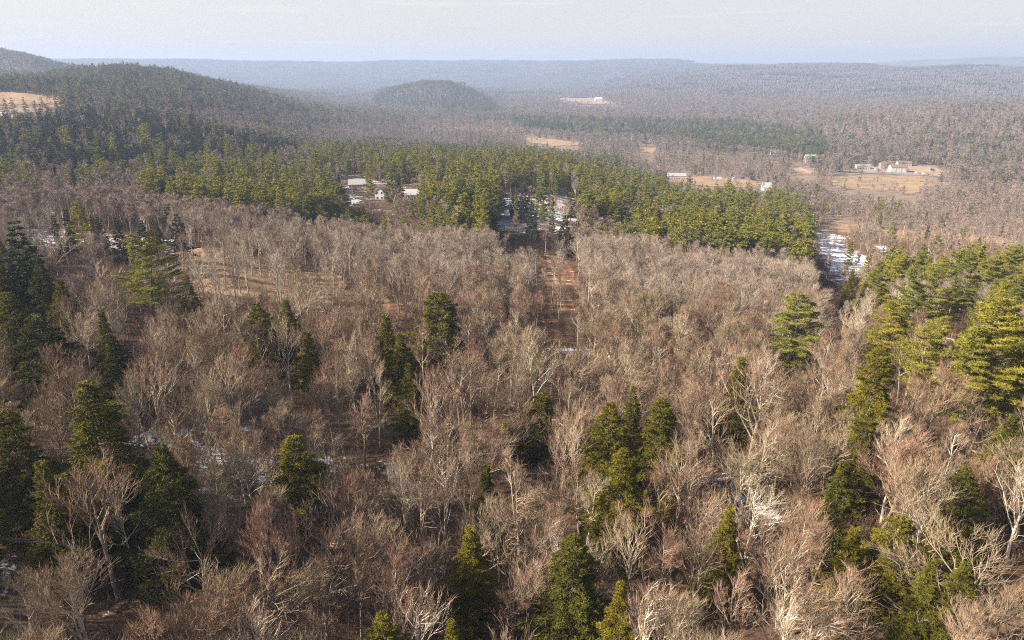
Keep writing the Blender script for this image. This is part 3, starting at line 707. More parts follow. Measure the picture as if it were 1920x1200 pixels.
for r0, r1, g in bands:
    half = R(42 if r1 < 1000 else 39.5)
    xm = r1 * math.sin(half)
    gx, gy = np.meshgrid(np.arange(-xm, xm, g), np.arange(0, r1, g))
    x = (gx + nrs.uniform(-.48, .48, gx.shape) * g).ravel(); y = (gy + nrs.uniform(-.48, .48, gx.shape) * g).ravel()
    r = np.hypot(x, y); az = np.arctan2(x, y)
    k = (r >= r0) & (r < r1) & (np.abs(az) < half) | ((r >= r0) & (r < min(r1, 130)) & (x < 0) & (x > -95)& (y > -10))
    x, y, r = x[k], y[k], r[k]; z = height(x, y)
    Hb = nrs.triangular(11.0, 17.5, 21.0, x.shape) if r0 != 180 else nrs.triangular(14.0, 17.5, 19.0, x.shape) * (1 + .12 * wav(x, y, 60, 4))
    px, py, dep = project(x, y, z + Hb * .65)
    keepp = np.ones(x.shape); wb = np.full(x.shape, .74); wp = np.full(x.shape, .14); wh = np.full(x.shape, .12); hs = np.ones(x.shape)
    zx, zy, _ = project(x, y, z + Hb * .9)
    for poly, kp, a, b, c, h in ZONES:
        q = inpoly(zx, zy, poly); keepp[q] = kp; wb[q] = a; wp[q] = b; wh[q] = c; hs[q] = h
    # conifers stand in groups rather than evenly mixed
    clump = wav(x, y, 55 if r1 < 1000 else 150, 6) * 1.4 + wav(x, y, 22 if r1 < 1000 else 60, 16)
    mixed = (wb < .9) & (wb > .12)
    f = np.exp(clump * 1.0 - .25); wp = np.where(mixed, wp * f, wp); wh = np.where(mixed, wh * np.exp(wav(x, y, 90 if r1 < 1000 else 220, 27) * 2.0 - .3), wh)
    tot = wb + wp + wh; u = nrs.uniform(0, 1, x.shape) * tot
    sp = np.where(u < wb, 0, np.where(u < wb + wp, 1, 2))
    for P, kp in OPEN:
        q = inpoly(x, y, P); keepp[q] = np.minimum(keepp[q], kp)
    qx, qy, _ = project(x, y, z + Hb * 1.1)
    jx = wav(x, y, 14, 30) * 16; jy = wav(y, x, 14, 35) * 7
    for hp in ([(703, 350), (729, 350), (729, 377), (703, 377)], [(646, 334), (694, 334), (694, 353), (646, 353)], [(754, 350), (794, 350), (794, 375), (754, 375)], [(660, 374), (676, 374), (676, 388), (660, 388)], [(1250, 322), (1290, 322), (1290, 340), (1250, 340)], [(1426, 340), (1448, 340), (1448, 362), (1426, 362)], [(50, 438), (78, 438), (78, 464), (50, 464)]):
        if len(VIEWS) < 40: VIEWS.append((hp, place(*hp[2])[3] * 1.2, .02))
    sight = [project(x, y, z + Hb * t)[:2] for t in (.35, .55, .75, .95, 1.15)]
    for poly, pr, vk in VIEWS:
        q = np.zeros(x.shape, bool)
        for vx, vy in sight: q |= inpoly(vx + jx, vy + jy, poly)
        q &= r > pr * .45; keepp[q] = np.minimum(keepp[q], vk)
    kk = nrs.uniform(0, 1, x.shape) < keepp
    for cx, cy, ca, cb, cd in CROWNS:
        kk &= ~(((((px - cx) / ca) ** 2 + ((py - cy) / cb) ** 2 < 1) | (((qx - cx) / ca) ** 2 + ((qy - cy - cb * .1) / cb) ** 2 < 1)) & (dep < cd) & (nrs.uniform(0, 1, x.shape) < .9))
    for hx, hy, hr in HAND:
        kk &= ((x - hx) ** 2 + (y - hy) ** 2) > hr * hr
    kk &= ~((r < 45) & (py > 1000) & False)
    H = Hb * hs * np.where(sp == 0, .93, np.where(sp == 1, 1.18 * nrs.uniform(.74, 1.14, x.shape), nrs.uniform(.75, 1.1, x.shape)))
    # nothing may stand up into the lens
    kk &= (z + H < CAMZ - 12)| (r > 300)
    for s, name in enumerate(('bare', 'pine', 'hemlock')):
        q = kk & (sp == s)
        ptx, pty, _ = project(x[q], y[q], z[q] + H[q] * .7)
        view = (ptx > -30) & (ptx < 1950) & (pty < 1260) & (pty > 0)
        PTS.setdefault(name, []).append(np.stack([x[q], y[q], z[q], H[q], r[q], H[q] / r[q], view.astype(float)], 1))
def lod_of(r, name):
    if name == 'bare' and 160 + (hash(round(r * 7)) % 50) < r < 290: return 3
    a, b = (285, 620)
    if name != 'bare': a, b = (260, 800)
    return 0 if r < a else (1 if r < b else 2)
LN = ['near', 'mid', 'far', 'stand']
LAND = [(300, 930, 'the big dark cone-shaped evergreen'), (160, 800, 'the broad ragged evergreen'), (547, 860, 'the small evergreen by the snowy floor'), (822, 600, 'the dense round-topped evergreen'), (765, 720, 'the lowest evergreen of the chain'),
 (575, 660, 'the small narrow evergreen left of centre'), (505, 620, 'the two pale forked trees'), (200, 660, 'the yellow-lit evergreen at left'), (1015, 780, 'the squat bright evergreen bush'), (1190, 800, 'the tight evergreen cluster'),
 (912, 910, 'the pale olive leaning evergreen'), (882, 1040, 'the yellow-green evergreen below centre'), (1078, 1060, 'the wide twig-veiled evergreen'), (1165, 1140, 'the bottom-edge yellow-green evergreen'), (1370, 1000, 'the dark narrow evergreen'),
 (1392, 740, 'the slanting yellow-green evergreen'), (1652, 720, 'the tall olive evergreen'), (1570, 910, 'the leaning yellow trunk'), (1695, 870, 'the flat spreading cream tree'), (1815, 910, 'the rounded olive crown'), (1902, 830, 'the evergreen on the right edge'),
 (1780, 1100, 'the bottom right evergreen pair'), (716, 1175, 'the little yellow evergreen top'), (20, 480, 'the tallest black-green evergreen'), (110, 570, 'the gnarled spreading grey tree'), (8, 830, 'the evergreen cut by the left edge'), (345, 540, 'the low evergreen by the dry field'),
 (258, 500, 'the spreading sparse pine'), (1503, 610, 'the lone layered pine'), (1690, 530, 'the broad pine crown'), (1885, 640, 'the largest bright pine'), (1825, 500, 'the level-boughed pine'), (1682, 600, 'the smaller separate pine'), (865, 730, 'the large fan-shaped bare tree'),
 (1078, 730, 'the white many-stemmed tree'), (968, 960, 'the tall pale forked tree'), (1440, 800, 'the huge silvery crown'), (1880, 1040, 'the giant corner tree'), (1272, 940, 'the silver-twigged bare tree'), (160, 960, 'the reddish bare tree'), (420, 1090, 'the pale crooked bare tree'),
 (622, 560, 'the dark-limbed field-edge tree'), (1055, 520, 'the rusty clearing'), (1050, 640, 'the foot of the rusty clearing'), (470, 520, 'the dry field'), (1600, 505, 'the pointed olive evergreen'), (1580, 480, 'the snow patch'), (1000, 405, 'the snowy slope'), (716, 362, 'the gambrel-roofed house'),
 (660, 340, 'the long low house'), (774, 360, 'the snow-roofed house'), (135, 430, 'the utility pole'), (62, 450, 'the tarp-covered mound'), (60, 185, 'the tan hill field'), (1320, 340, 'the farm field'), (1436, 350, 'the grey-roofed barn'), (1560, 425, 'the clearing grass'), (1030, 265, 'the narrow valley field'),
 (300, 440, 'the left clearing'), (450, 330, 'the left end of the pine stand'), (1220, 390, 'the middle of the pine stand'), (1450, 420, 'the right end of the pine stand'), (850, 300, 'the pine stand tops'), (300, 240, 'the left slope belt'), (1250, 540, 'the middle of the grey stand'), (780, 470, 'the grey stand (left half)'), (1400, 520, 'the right half of the grey stand')]
ORD = ['nearest', 'second', 'third', 'fourth', 'fifth', 'sixth', 'seventh', 'eighth', 'ninth', 'tenth', 'eleventh', 'twelfth', 'thirteenth', 'fourteenth', 'fifteenth', 'sixteenth', 'seventeenth', 'eighteenth', 'nineteenth', 'twentieth']
DIRS = ['right of', 'up and right of', 'above', 'up and left of', 'left of', 'down and left of', 'below', 'down and right of']
WHAT = {'bare': 'leafless tree', 'pine': 'pine', 'hemlock': 'dark evergreen'}
def region_labels(name, A):
    """a label for each tree: its place counted outward from the nearest landmark"""
    px, py, _ = project(A[:, 0], A[:, 1], A[:, 2] + A[:, 3] * .7); got = {}
    for i in range(len(A)):
        d = [math.hypot(px[i] - l[0], (py[i] - l[1]) * 1.4) for l in LAND]; j = int(np.argmin(d))
        k = int(round(math.atan2(-(py[i] - LAND[j][1]), px[i] - LAND[j][0]) / (math.pi / 4))) % 8
        got.setdefault((j, k), []).append((d[j], i))
    out = [None] * len(A)
    for (j, k), v in got.items():
        for n, (_, i) in enumerate(sorted(v)):
            if n < 20: out[i] = '%s %s %s %s' % (ORD[n], WHAT[name], DIRS[k], LAND[j][2])
            else: out[i] = 'one of the farther %ss %s %s' % (WHAT[name].split()[-1], DIRS[k], LAND[j][2])
    return out
GRP = {'bare': 'leafless trees of the near woods', 'pine': 'pines of the stand and the right edge', 'hemlock': 'dark evergreens of the left edge and the far belts'}

def instancer(name, pts, objs, label, cat):
    """one object of points; a node modifier stands one of the given forms on each"""
    me = bpy.data.meshes.new(name); me.from_pydata([tuple(p[:3]) for p in pts], [], [])
    a = me.attributes.new('form', 'INT', 'POINT'); a.data.foreach_set('value', np.array([p[3] for p in pts], np.int32))
    a = me.attributes.new('turn', 'FLOAT_VECTOR', 'POINT'); a.data.foreach_set('vector', np.array([(nrs.normal(0, .03), nrs.normal(0, .03), p[4]) for p in pts], np.float32).ravel())
    a = me.attributes.new('size', 'FLOAT_VECTOR', 'POINT'); a.data.foreach_set('vector', np.array([(p[5], p[5], p[6]) for p in pts], np.float32).ravel())
    o = link(name, me)
    c = bpy.data.collections.new(name + '_forms')
    for i, m in enumerate(objs):
        q = bpy.data.objects.new('%s_form_%02d' % (name, i), m); c.objects.link(q)
    ng = bpy.data.node_groups.new(name, 'GeometryNodeTree')
    ng.interface.new_socket('Geometry', in_out='INPUT', socket_type='NodeSocketGeometry'); ng.interface.new_socket('Geometry', in_out='OUTPUT', socket_type='NodeSocketGeometry')
    N = ng.nodes; gi = N.new('NodeGroupInput'); go = N.new('NodeGroupOutput')
    m2p = N.new('GeometryNodeMeshToPoints'); iop = N.new('GeometryNodeInstanceOnPoints'); ci = N.new('GeometryNodeCollectionInfo')
    ci.inputs['Collection'].default_value = c; ci.inputs['Separate Children'].default_value = True; ci.inputs['Reset Children'].default_value = True
    def named(n, t):
        q = N.new('GeometryNodeInputNamedAttribute'); q.data_type = t; q.inputs[0].default_value = n
        return next(s for s in q.outputs if s.enabled and s.name == 'Attribute')
    L = ng.links.new
    L(gi.outputs[0], m2p.inputs[0]); L(m2p.outputs[0], iop.inputs['Points']); L(ci.outputs[0], iop.inputs['Instance'])
    iop.inputs['Pick Instance'].default_value = True; L(named('form', 'INT'), iop.inputs['Instance Index'])
    L(named('turn', 'FLOAT_VECTOR'), iop.inputs['Rotation']); L(named('size', 'FLOAT_VECTOR'), iop.inputs['Scale'])
    L(iop.outputs[0], go.inputs[0])
    md = o.modifiers.new('instances', 'NODES'); md.node_group = ng
    return tag(o, label, cat, kind='stuff')

BUDGET = 300
n_hand = {k: sum(1 for o in COL.objects if o.name.startswith(CATS[k][0]) and 'label' in o) for k in CATS}
for name in ('bare', 'pine', 'hemlock'):
    A = np.concatenate(PTS[name]); v = A[:, 6] > .5
    order = np.argsort(-(A[:, 5] * v)); n_ind = BUDGET - n_hand[name]
    ind = order[:n_ind]; rest = np.setdiff1d(np.arange(len(A)), ind)
    rs_ = random.Random(hash_ := len(name) * 17)
    labs = region_labels(name, A[ind])
    for n_, i in enumerate(ind):
        x, y, z, H, r = A[i, :5]; l = lod_of(r, name); forms = lib[name + '_' + LN[l]]
        lab, grp = labs[n_], GRP[name]
        stand_tree(name + '_' + LN[l], rs_.randrange(len(forms)), x, y, z - .2, H, lab, rz=rs_.uniform(0, 6.28), wide=rs_.uniform(.8, 1.25) * (1.04 if name == 'pine' and r > 260 else 1.0), group=grp, parts=(r < 260), tilt=abs(rs_.gauss(0, .05)) if name == 'bare' else 0, tiltdir=rs_.uniform(0, 6.28))
    offs = {}; objs = []
    for l in range(4 if name == 'bare' else 3):
        offs[l] = len(objs); objs += [f[3] for f in lib[name + '_' + LN[l]]]
    pts = []
    for i in rest:
        x, y, z, H, r = A[i, :5]; l = lod_of(r, name); forms = lib[name + '_' + LN[l]]; q = rs_.randrange(len(forms))
        s = H / forms[q][0]; w = s * rs_.uniform(.8, 1.25) * (1.04 if name == 'pine' else 1.0) * (1.0 if r < 900 else (1.2 if r < 1700 else (1.9 if name == 'bare' else 1.45)))
        pts.append((x, y, z - .2, offs[l] + q, rs_.uniform(0, 6.28), w, s))
    instancer({'bare': 'leafless_woods', 'pine': 'pine_woods', 'hemlock': 'dark_evergreen_woods'}[name], pts, objs,
              {'bare': 'grey-brown leafless woods spreading over the slopes and valley', 'pine': 'olive green pine woods behind the grey stand and across the valley', 'hemlock': 'dark blue-green evergreen belts on the far slopes'}[name], 'woods')
    print(name, len(A), 'placed;', len(ind), 'single')

# brush and saplings on the floor of the near woods
def brush(seed, H, n):
    rnd.seed(seed); B = MB()
    for i in range(n):
        a = rnd.uniform(0, 6.28); q = rnd.uniform(0, 1.3); p = Vector((math.cos(a) * q, math.sin(a) * q, -.1))
        d = Vector((math.cos(a) * .22, math.sin(a) * .22, 1)).normalized(); L = H * rnd.uniform(.5, 1)
        st = path(p, jit(d, .1), L, 4, .09, .05); B.tube(st, [.022, .018, .013, .009, 0], 3, tip=True)
        for j in range(12):
            t = rnd.uniform(1, 3.9); u = int(t); c = st[u].lerp(st[u + 1], t - u)
            dd = side(Vector((0, 0, 1)), R(rnd.uniform(20, 55))); l = L * rnd.uniform(.12, .28); B.leaf(c, dd, l, .012)
            e = c + dd * l * .5
            for _ in range(3): B.leaf(e, jit(dd, .45), l * .6, .011)
    return B.mesh('brush', [M['brush']])
bforms = [brush(20 + i, h, 12) for i, h in enumerate((3.2, 4.5, 6.0, 2.6))]
g = 2.6; gx, gy = np.meshgrid(np.arange(-330, 330, g), np.arange(20, 520, g))
x = (gx + nrs.uniform(-1.2, 1.2, gx.shape)).ravel(); y = (gy + nrs.uniform(-1.2, 1.2, gx.shape)).ravel()
k = (np.abs(np.arctan2(x, y)) < R(41)); x, y = x[k], y[k]
kk = nrs.uniform(0, 1, x.shape) < .75
for P, kp in OPEN: kk &= ~(inpoly(x, y, P) & (nrs.uniform(0, 1, x.shape) > .30))
x, y = x[kk], y[kk]; z = height(x, y)
instancer('undergrowth', [(x[i], y[i], z[i], nrs.randint(4), nrs.uniform(0, 6.28), nrs.uniform(.8, 1.3), nrs.uniform(.6, 1.15)) for i in range(len(x))], bforms,
          'reddish brown brush and saplings on the floor of the near woods', 'undergrowth')

# the far wooded ridges: patches of small crowns
def canopy(seed, con):
    rnd.seed(seed); B = MB()
    for i in range(170):
        x, y = rnd.uniform(-90, 90), rnd.uniform(-90, 90); h = rnd.uniform(9, 17); w = rnd.uniform(5, 8.5)
        c = rnd.random() < con; n = 5; a0 = rnd.uniform(0, 6)
        vs = [(x, y, h * 1.15 if c else h)] + [(x + math.cos(a0 + 6.283 * q / n) * w * rnd.uniform(.7, 1.2) * .5, y + math.sin(a0 + 6.283 * q / n) * w * rnd.uniform(.7, 1.2) * .5, h * rnd.uniform(.45, .75)) for q in range(n)] + \
             [(x + math.cos(a0 + 6.283 * q / n) * w * .5, y + math.sin(a0 + 6.283 * q / n) * w * .5, -4) for q in range(n)]
        fs = [(0, 1 + q, 1 + (q + 1) % n) for q in range(n)] + [(1 + q, 1 + n + q, 1 + n + (q + 1) % n, 1 + (q + 1) % n) for q in range(n)]
        B.poly(vs, fs, 1 if c else 0)
    return B
M['canopy'] = rand_mat('canopy_of_distant_woods', [(0, (.105, .082, .078)), (1, (.135, .108, .10))], nscale=.02, nvar=.2)
cf = [canopy(1, .05).mesh('canopy', [M['canopy'], M['far_hemlock']]), canopy(2, .25).mesh('canopy', [M['canopy'], M['far_hemlock']]), canopy(3, .75).mesh('canopy', [M['canopy'], M['far_hemlock']]), canopy(4, .1).mesh('canopy', [M['canopy'], M['far_hemlock']])]
pts = []
g = 150
for yy in np.arange(2500, 9000, g):
    for xx in np.arange(-yy * .83, yy * .83, g):
        x, y = xx + nrs.uniform(-30, 30), yy + nrs.uniform(-30, 30); r = math.hypot(x, y)
        if r < 3850 or r > 8800: continue
        c = wav(np.array([x]), np.array([y]), 900, 8)[0] + .7 * wav(np.array([x]), np.array([y]), 300, 18)[0]
        pts.append((x, y, hz(x, y), 2 if c > .42 else (1 if c > .12 else (0 if c < -.2 else 3)), nrs.uniform(0, 6.28), 1.0, 1.0))
instancer('distant_woods', pts, cf, 'hazy mauve and blue woods covering the ridges near the horizon', 'woods')

# ------------------------------------------------------------------ buildings, poles and vehicles
M['white_wall'] = plain('white_siding', (.60, .60, .59), .8, .05); M['cream_wall'] = plain('cream_siding', (.66, .58, .44), .8, .06)
M['grey_wall'] = plain('grey_siding', (.42, .42, .42), .8, .08); M['red_wall'] = plain('red_siding', (.36, .10, .07), .85, .12); M['tan_wall'] = plain('tan_siding', (.50, .42, .33), .85, .08)
M['grey_roof'] = plain('grey_shingle', (.26, .265, .28), .9, .12, 1.5); M['dark_roof'] = plain('dark_shingle', (.10, .10, .11), .9, .15, 1.5)
M['snow_roof'] = plain('snowy_roof', (.46, .48, .52), .7, .06); M['metal_roof'] = plain('pale_metal_roof', (.33, .335, .345), .6, .08); M['green_roof'] = plain('pale_green_metal_roof', (.26, .42, .34), .5, .08)
M['brown_roof'] = plain('brown_shingle', (.20, .15, .12), .9, .12)
M['window_glass'] = plain('window_glass', (.03, .04, .055), .15, .1); M['trim'] = plain('white_trim', (.66, .66, .64), .7, .03); M['brick'] = plain('chimney_brick', (.30, .14, .10), .9, .2)
M['tarp'] = plain('green_tarp', (.035, .15, .085), .55, .25, .8); M['wood_pole'] = plain('weathered_pole', (.42, .38, .32), .9, .15)
M['car_dark'] = plain('dark_paint', (.03, .035, .045), .3, .1); M['car_white'] = plain('white_paint', (.72, .73, .74), .3, .03); M['car_red'] = plain('red_paint', (.36, .05, .035), .35, .1)
M['car_blue'] = plain('blue_paint', (.06, .12, .26), .3, .1); M['rubber'] = plain('black_rubber', (.02, .02, .02), .9, .1)
def house(name, label, px, py, wpx, hpx, rpx, dep, rot, wall, roof, gambrel=False, chimney=False, gable_front=False, windows=3, doors=1, storeys=1, lift=0.0, cat='house', big_doors=0):
    """px, py: middle of the front foot; wpx, hpx, rpx: width, eave height and roof rise in pixels of the photograph"""
    x, y, z, r = place(px, py); _, _, d = project(x, y, z); s = float(d) / FPX
    s *= 1.12; W, H, RR = wpx * s, hpx * s, rpx * s
    o = link(name, None, loc=(x, y + dep * .0, z + lift), rz=R(rot)); tag(o, label, cat)
    hw, hd = W / 2, dep / 2
    B = MB(); B.box(-hw, hw, -hd, hd, -2, H)
    if gable_front:   # ridge runs front to back
        prof = [(-hw, H), (-hw * .62, H + RR * .66), (0, H + RR), (hw * .62, H + RR * .66), (hw, H)] if gambrel else [(-hw, H), (0, H + RR), (hw, H)]
        n = len(prof); v = [(a, -hd, b) for a, b in prof] + [(a, hd, b) for a, b in prof]
        B.poly(v, [tuple(range(n)), tuple(range(2 * n - 1, n - 1, -1))])
        Q = MB(); t = .22; e = .35
        for i in range(n - 1):
            (a0, b0), (a1, b1) = prof[i], prof[i + 1]
            if i == 0: dx, dz = a0 - a1, b0 - b1; l = math.hypot(dx, dz); a0 += dx / l * e; b0 += dz / l * e
            if i == n - 2: dx, dz = a1 - a0, b1 - b0; l = math.hypot(dx, dz); a1 += dx / l * e; b1 += dz / l * e
            Q.poly([(a0, -hd - e, b0 + .03), (a1, -hd - e, b1 + .03), (a1, hd + e, b1 + .03), (a0, hd + e, b0 + .03), (a0, -hd - e, b0 + t), (a1, -hd - e, b1 + t), (a1, hd + e, b1 + t), (a0, hd + e, b0 + t)],
                   [(0, 3, 2, 1), (4, 5, 6, 7), (0, 1, 5, 4), (1, 2, 6, 5), (2, 3, 7, 6), (3, 0, 4, 7)])
    else:
        B.poly([(-hw, -hd, H), (-hw, 0, H + RR), (-hw, hd, H), (hw, -hd, H), (hw, 0, H + RR), (hw, hd, H)], [(0, 2, 1), (3, 4, 5)])
        Q = MB(); t = .25; e = .4
        for sg in (-1, 1):
            dz = RR / hd * e
            Q.poly([(-hw - e, sg * (hd + e), H - dz + .03), (hw + e, sg * (hd + e), H - dz + .03), (hw + e, 0, H + RR + .03), (-hw - e, 0, H + RR + .03),
                    (-hw - e, sg * (hd + e), H - dz + t), (hw + e, sg * (hd + e), H - dz + t), (hw + e, 0, H + RR + t), (-hw - e, 0, H + RR + t)],
                   [(0, 3, 2, 1), (4, 5, 6, 7), (0, 1, 5, 4), (2, 3, 7, 6), (1, 2, 6, 5), (3, 0, 4, 7)])
    link('wall', B.mesh('wall', [wall]), o); rf = link('roof', Q.mesh('roof', [roof]), o)
    if chimney:
        Z = MB(); Z.box(hw * .3, hw * .3 + .8, .3, 1.1, H, H + RR + 1.2); link('chimney', Z.mesh('chimney', [M['brick']]), rf)
    front = -hd
    ops = windows + doors + big_doors
    for sgf in (0,):
        for st in range(storeys):
            for i in range(ops if st == 0 else windows):
                n = ops if st == 0 else windows
                cx = -hw + W * (i + .5) / n; zb = .9 + st * 2.6
                if st > 0 and gambrel: zb = H * .95
                if st == 0 and i < big_doors:
                    Z = MB(); Z.box(cx - W / n * .38, cx + W / n * .38, front - .09, front - .003, 0, H * .8); link('garage_door', Z.mesh('garage_door', [M['trim']]), o); continue
                if st == 0 and big_doors <= i < big_doors + doors:
                    Z = MB(); Z.box(cx - .5, cx + .5, front - .08, front - .003, 0, 2.1); link('door', Z.mesh('door', [M['dark_roof'] if wall is not M['red_wall'] else M['trim']]), o); continue
                Z = MB(); Z.box(cx - .65, cx + .65, front - .07, front - .003, zb - .1, zb + 1.4)
                wf = link('window', Z.mesh('window', [M['trim']]), o)
                Z = MB(); Z.box(cx - .5, cx + .5, front - .10, front - .072, zb, zb + 1.25); link('pane', Z.mesh('pane', [M['window_glass']]), wf)
    return o
W_, G_ = M['white_wall'], M['grey_roof']
house('gambrel_house', 'white gambrel-roofed house with two small gable windows among the pines', 716, 373, 15.5, 11, 8, 9, -8, W_, G_, gambrel=True, gable_front=True, windows=2, doors=0, storeys=2)
house('long_house', 'long low cream house with pale ribbed roof behind the white gambrel house', 670, 350, 27, 5, 7, 9, 10, M['cream_wall'], M['metal_roof'], windows=5, chimney=True)
house('low_house', 'low white house with snowy blue-shaded roof right of the gambrel house', 774, 372, 24, 8, 7, 8, -3, W_, M['metal_roof'], windows=4)
house('cream_cottage', 'small cream house half hidden by twigs between the gambrel and the low house', 731, 371, 13, 7, 4, 6, 0, M['cream_wall'], G_, windows=2)
house('shed', 'small grey shed with snow on its roof below the long house', 667, 385, 11, 4, 5, 5, 14, M['grey_wall'], M['snow_roof'], windows=1, doors=1, cat='shed')
house('white_farmhouse', 'long pale farmhouse at the left end of the farm field', 1268, 336, 30, 6, 4, 9, -6, M['tan_wall'], M['metal_roof'], windows=6, chimney=True)
house('grey_barn', 'barn with grey roof and grey front right of the farm field', 1436, 357, 14, 6, 7, 12, -10, M['grey_wall'], M['metal_roof'], windows=2, big_doors=1, cat='barn')
house('green_roofed_barn', 'tall barn with a pale green roof above the parking area', 1518, 306, 18, 8, 6, 12, -5, M['grey_wall'], M['green_roof'], windows=3, cat='barn')
house('white_cottage', 'white cottage left of and above the green-roofed barn', 1452, 291, 14, 5, 4, 8, 0, W_, M['green_roof'], windows=3)
house('white_workshop', 'long white workshop at the left end of the valley yard', 1616, 317, 22, 5, 3, 10, -4, W_, G_, windows=4)
house('garage_building', 'building with three white doors and brown wall in the middle of the valley yard', 1682, 322, 26, 8, 4, 12, -4, M['tan_wall'], M['brown_roof'], windows=0, doors=0, big_doors=3, cat='garage')
house('rear_house', 'pale house with white front left of the three-doored garage', 1657, 316, 14, 6, 4, 9, -4, M['grey_wall'], M['brown_roof'], windows=3)
house('flat_shed', 'brown-roofed shed behind the three-doored garage', 1694, 311, 22, 5, 3, 10, -6, M['tan_wall'], M['brown_roof'], windows=2, cat='shed')
house('silo_house', 'small bright white house on the far side of the valley field', 1187, 262, 7, 5, 3, 8, 0, W_, M['snow_roof'], windows=1)
house('far_cottage', 'tiny white cottage left of the small bright white valley house', 1173, 264, 7, 3, 2, 8, 5, W_, G_, windows=1)
house('field_house', 'pale house with a white front above the right-hand valley field', 1222, 267, 9, 4, 3, 9, -5, W_, M['metal_roof'], windows=2)
house('hill_foot_house', 'white house among blue woods below the small round hill', 876, 222, 8, 3, 3, 9, -12, W_, M['snow_roof'], windows=2)
house('woodland_cottage', 'faint pale cottage left of the white house below the small round hill', 842, 222, 6, 2.5, 2, 9, 5, W_, M['snow_roof'], windows=1)
house('quarry_building', 'bright white building at the right end of the sandy quarry', 1122, 190, 12, 4, 2.5, 30, 0, W_, M['snow_roof'], windows=4, cat='building')
house('red_barn', 'small red and white barn at the left edge below the hill field', 6, 224, 12, 6, 5, 8, 5, M['red_wall'], M['snow_roof'], windows=2, cat='barn')
# tarp-covered mound
x, y, z, r = place(62, 458); B = MB(); n, k = 6, 16; vs = []; fs = []
for i in range(n + 1):
    for j in range(k):
        t = i / n; q = 3.9 * math.cos(t * 1.5) * (1 + .10 * math.sin(j * 2.3) + .07 * math.sin(j * 5.1)); a = 6.283 * j / k
        vs.append((q * math.cos(a), q * .8 * math.sin(a), 2.4 * math.sin(t * 1.5) * (1 + .08 * math.sin(j * 3)) - .1))
for i in range(n):
    for j in range(k): fs.append((i * k + j, i * k + (j + 1) % k, (i + 1) * k + (j + 1) % k, (i + 1) * k + j))
fs.append(tuple(n * k + j for j in range(k))); B.poly(vs, fs)
tag(link('tarp_covered_mound', B.mesh('tarp_covered_mound', [M['tarp']]), loc=(x, y, z)), 'mound under a dark green tarpaulin in the snowy clearing at left', 'covered mound')
def utility_pole(px, py, H, lean, label):
    x, y, z, r = place(px, py); o = link('utility_pole', None, loc=(x, y, z)); o.rotation_euler = (0, lean, 0)
    B = MB(); B.tube([Vector((0, 0, -.5)), Vector((0, 0, H * .5)), Vector((0, 0, H))], [.17, .15, .12], 8); link('pole', B.mesh('pole', [M['wood_pole']]), o)
    B = MB(); B.box(-.9, .9, -.22, -.10, H - .7, H - .58); link('crossarm', B.mesh('crossarm', [M['wood_pole']]), o)
    tag(o, label, 'utility pole')
utility_pole(135, 452, 7.5, R(-4), 'pale utility pole leaning left beside the upright pine at left')
utility_pole(1288, 351, 8, 0, 'thin utility pole at the left end of the farm field')
# vehicles
def car_meshes(kind, paint):
    B = MB(); S = {'car': [(-2.2, .35), (-2.25, .8), (-1.5, .95), (-.9, 1.42), (.7, 1.45), (1.3, 1.0), (2.15, .85), (2.2, .35)], 'van': [(-2.8, .4), (-2.85, 2.1), (-2.7, 2.3), (1.5, 2.3), (2.1, 1.3), (2.8, 1.1), (2.85, .4)]}[kind]
    n = len(S); vs = [(a, -.88, b) for a, b in S] + [(a, .88, b) for a, b in S]
    B.poly(vs, [tuple(range(n)), tuple(range(2 * n - 1, n - 1, -1))] + [(i, (i + 1) % n, n + (i + 1) % n, n + i) for i in range(n)])
    G = MB()
    if kind == 'car': G.box(-1.0, .8, -.90, .90, 1.0, 1.32)
    else: G.box(.6, 1.4, -.90, .90, 1.45, 2.05)
    Wm = MB(); pts = [Vector((0, -.12, 0)), Vector((0, .12, 0))]; Wm.tube(pts, [.34, .34], 10); Wm.poly([(.34 * math.cos(.628 * i), -.12, .34 * math.sin(.628 * i)) for i in range(10)], [tuple(range(10))])
    return B.mesh('body', [paint]), G.mesh('window', [M['window_glass']]), Wm.mesh('wheel', [M['rubber']])
CM = {}
def vehicle(kind, paint, px, py, rot, label, name=None, group=None, length=None):
    key = (kind, paint)
    if key not in CM: CM[key] = car_meshes(kind, M[paint])
    x, y, z, r = place(px, py); o = link(name or {'car': 'parked_car', 'van': 'parked_van'}[kind], None, loc=(x, y, z + .6), rz=R(rot)); s = 1.15; o.scale = (s, s, s)
    b, g_, w = CM[key]; link('body', b, o); link('window', g_, o)
    for a in (-1.4, 1.4):
        for c in (-.86, .86): link('wheel', w, o, loc=(a, c, .34))
    tag(o, label, {'car': 'car', 'van': 'van'}[kind], group)
x, y, z, r = place(1345, 338); o = link('box_trailer', None, loc=(x, y, z + .4), rz=R(-4)); tag(o, 'white box trailer standing on the tan farm field', 'trailer')
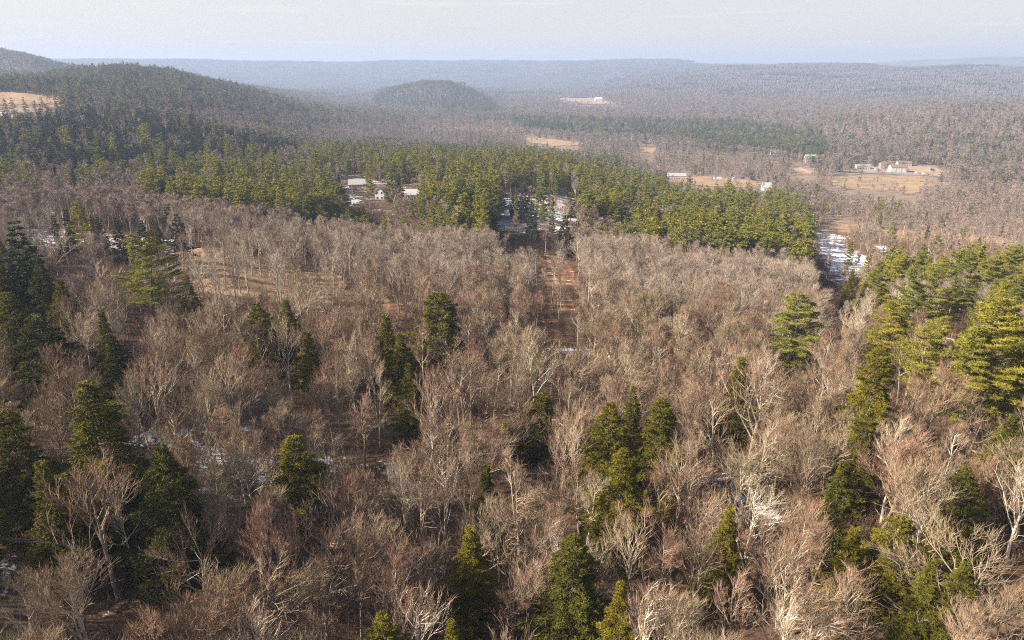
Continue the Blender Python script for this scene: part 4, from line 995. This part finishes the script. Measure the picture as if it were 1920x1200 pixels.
B = MB(); B.box(-5.4, 5.4, -1.2, 1.2, .9, 3.9); B.box(-5.2, 5.2, -1.0, 1.0, .7, .897); link('box', B.mesh('box', [M['car_white']]), o)
for a in (-3.6, -2.5, 3.4):
    B = MB(); B.tube([Vector((a, -1.15, .45)), Vector((a, 1.15, .45))], [.45, .45], 10); link('wheel', B.mesh('wheel', [M['rubber']]), o)
vehicle('car', 'car_white', 1376, 336, 10, 'white car at the back of the farm field, left one of the pair')
vehicle('van', 'car_blue', 1392, 336, 0, 'bluish van at the back of the farm field beside a white car')
YARD = [(1590, 318, 'car_blue', 'blue'), (1640, 319, 'car_white', 'white'), (1648, 320, 'car_dark', 'dark'), (1703, 323, 'car_dark', 'dark'), (1710, 325, 'car_red', 'red'), (1717, 325, 'car_white', 'white'),
        (1724, 326, 'car_red', 'red'), (1731, 327, 'car_white', 'white'), (1739, 328, 'car_red', 'red')]
wh = ['leftmost in the valley yard, by the long workshop', 'left of the three-doored garage', 'close to the left corner of the three-doored garage', 'first in the row right of the garage', 'second in the row right of the garage',
      'third in the row right of the garage', 'fourth in the row right of the garage', 'fifth in the row right of the garage', 'last in the row right of the garage']
for (a, b, c, n_), w_ in zip(YARD, wh): vehicle('car', c, a, b, rnd.uniform(50, 130), '%s car parked %s' % (n_, w_), group='cars parked in the valley yard')
vehicle('van', 'car_dark', 1748, 320, 5, 'black van alone on the sand slope right of the valley yard')

# ------------------------------------------------------------------ haze
hb = MB(); hb.box(-13800, 13800, -13800, 13800, float(-30), 330.)
hm = bpy.data.materials.new('thin_blue_haze'); hm.use_nodes = True; hn = hm.node_tree; hn.nodes.clear()
vo = hn.nodes.new('ShaderNodeVolumePrincipled'); ho = hn.nodes.new('ShaderNodeOutputMaterial'); hn.links.new(vo.outputs[0], ho.inputs['Volume'])
vo.inputs['Density'].default_value = 1.5e-4; vo.inputs['Color'].default_value = (.47, .60, .86, 1); vo.inputs['Anisotropy'].default_value = .1
ho_ = link('haze', hb.mesh('haze', [hm])); tag(ho_, 'thin pale blue haze hanging over the whole valley', 'haze', kind='stuff')
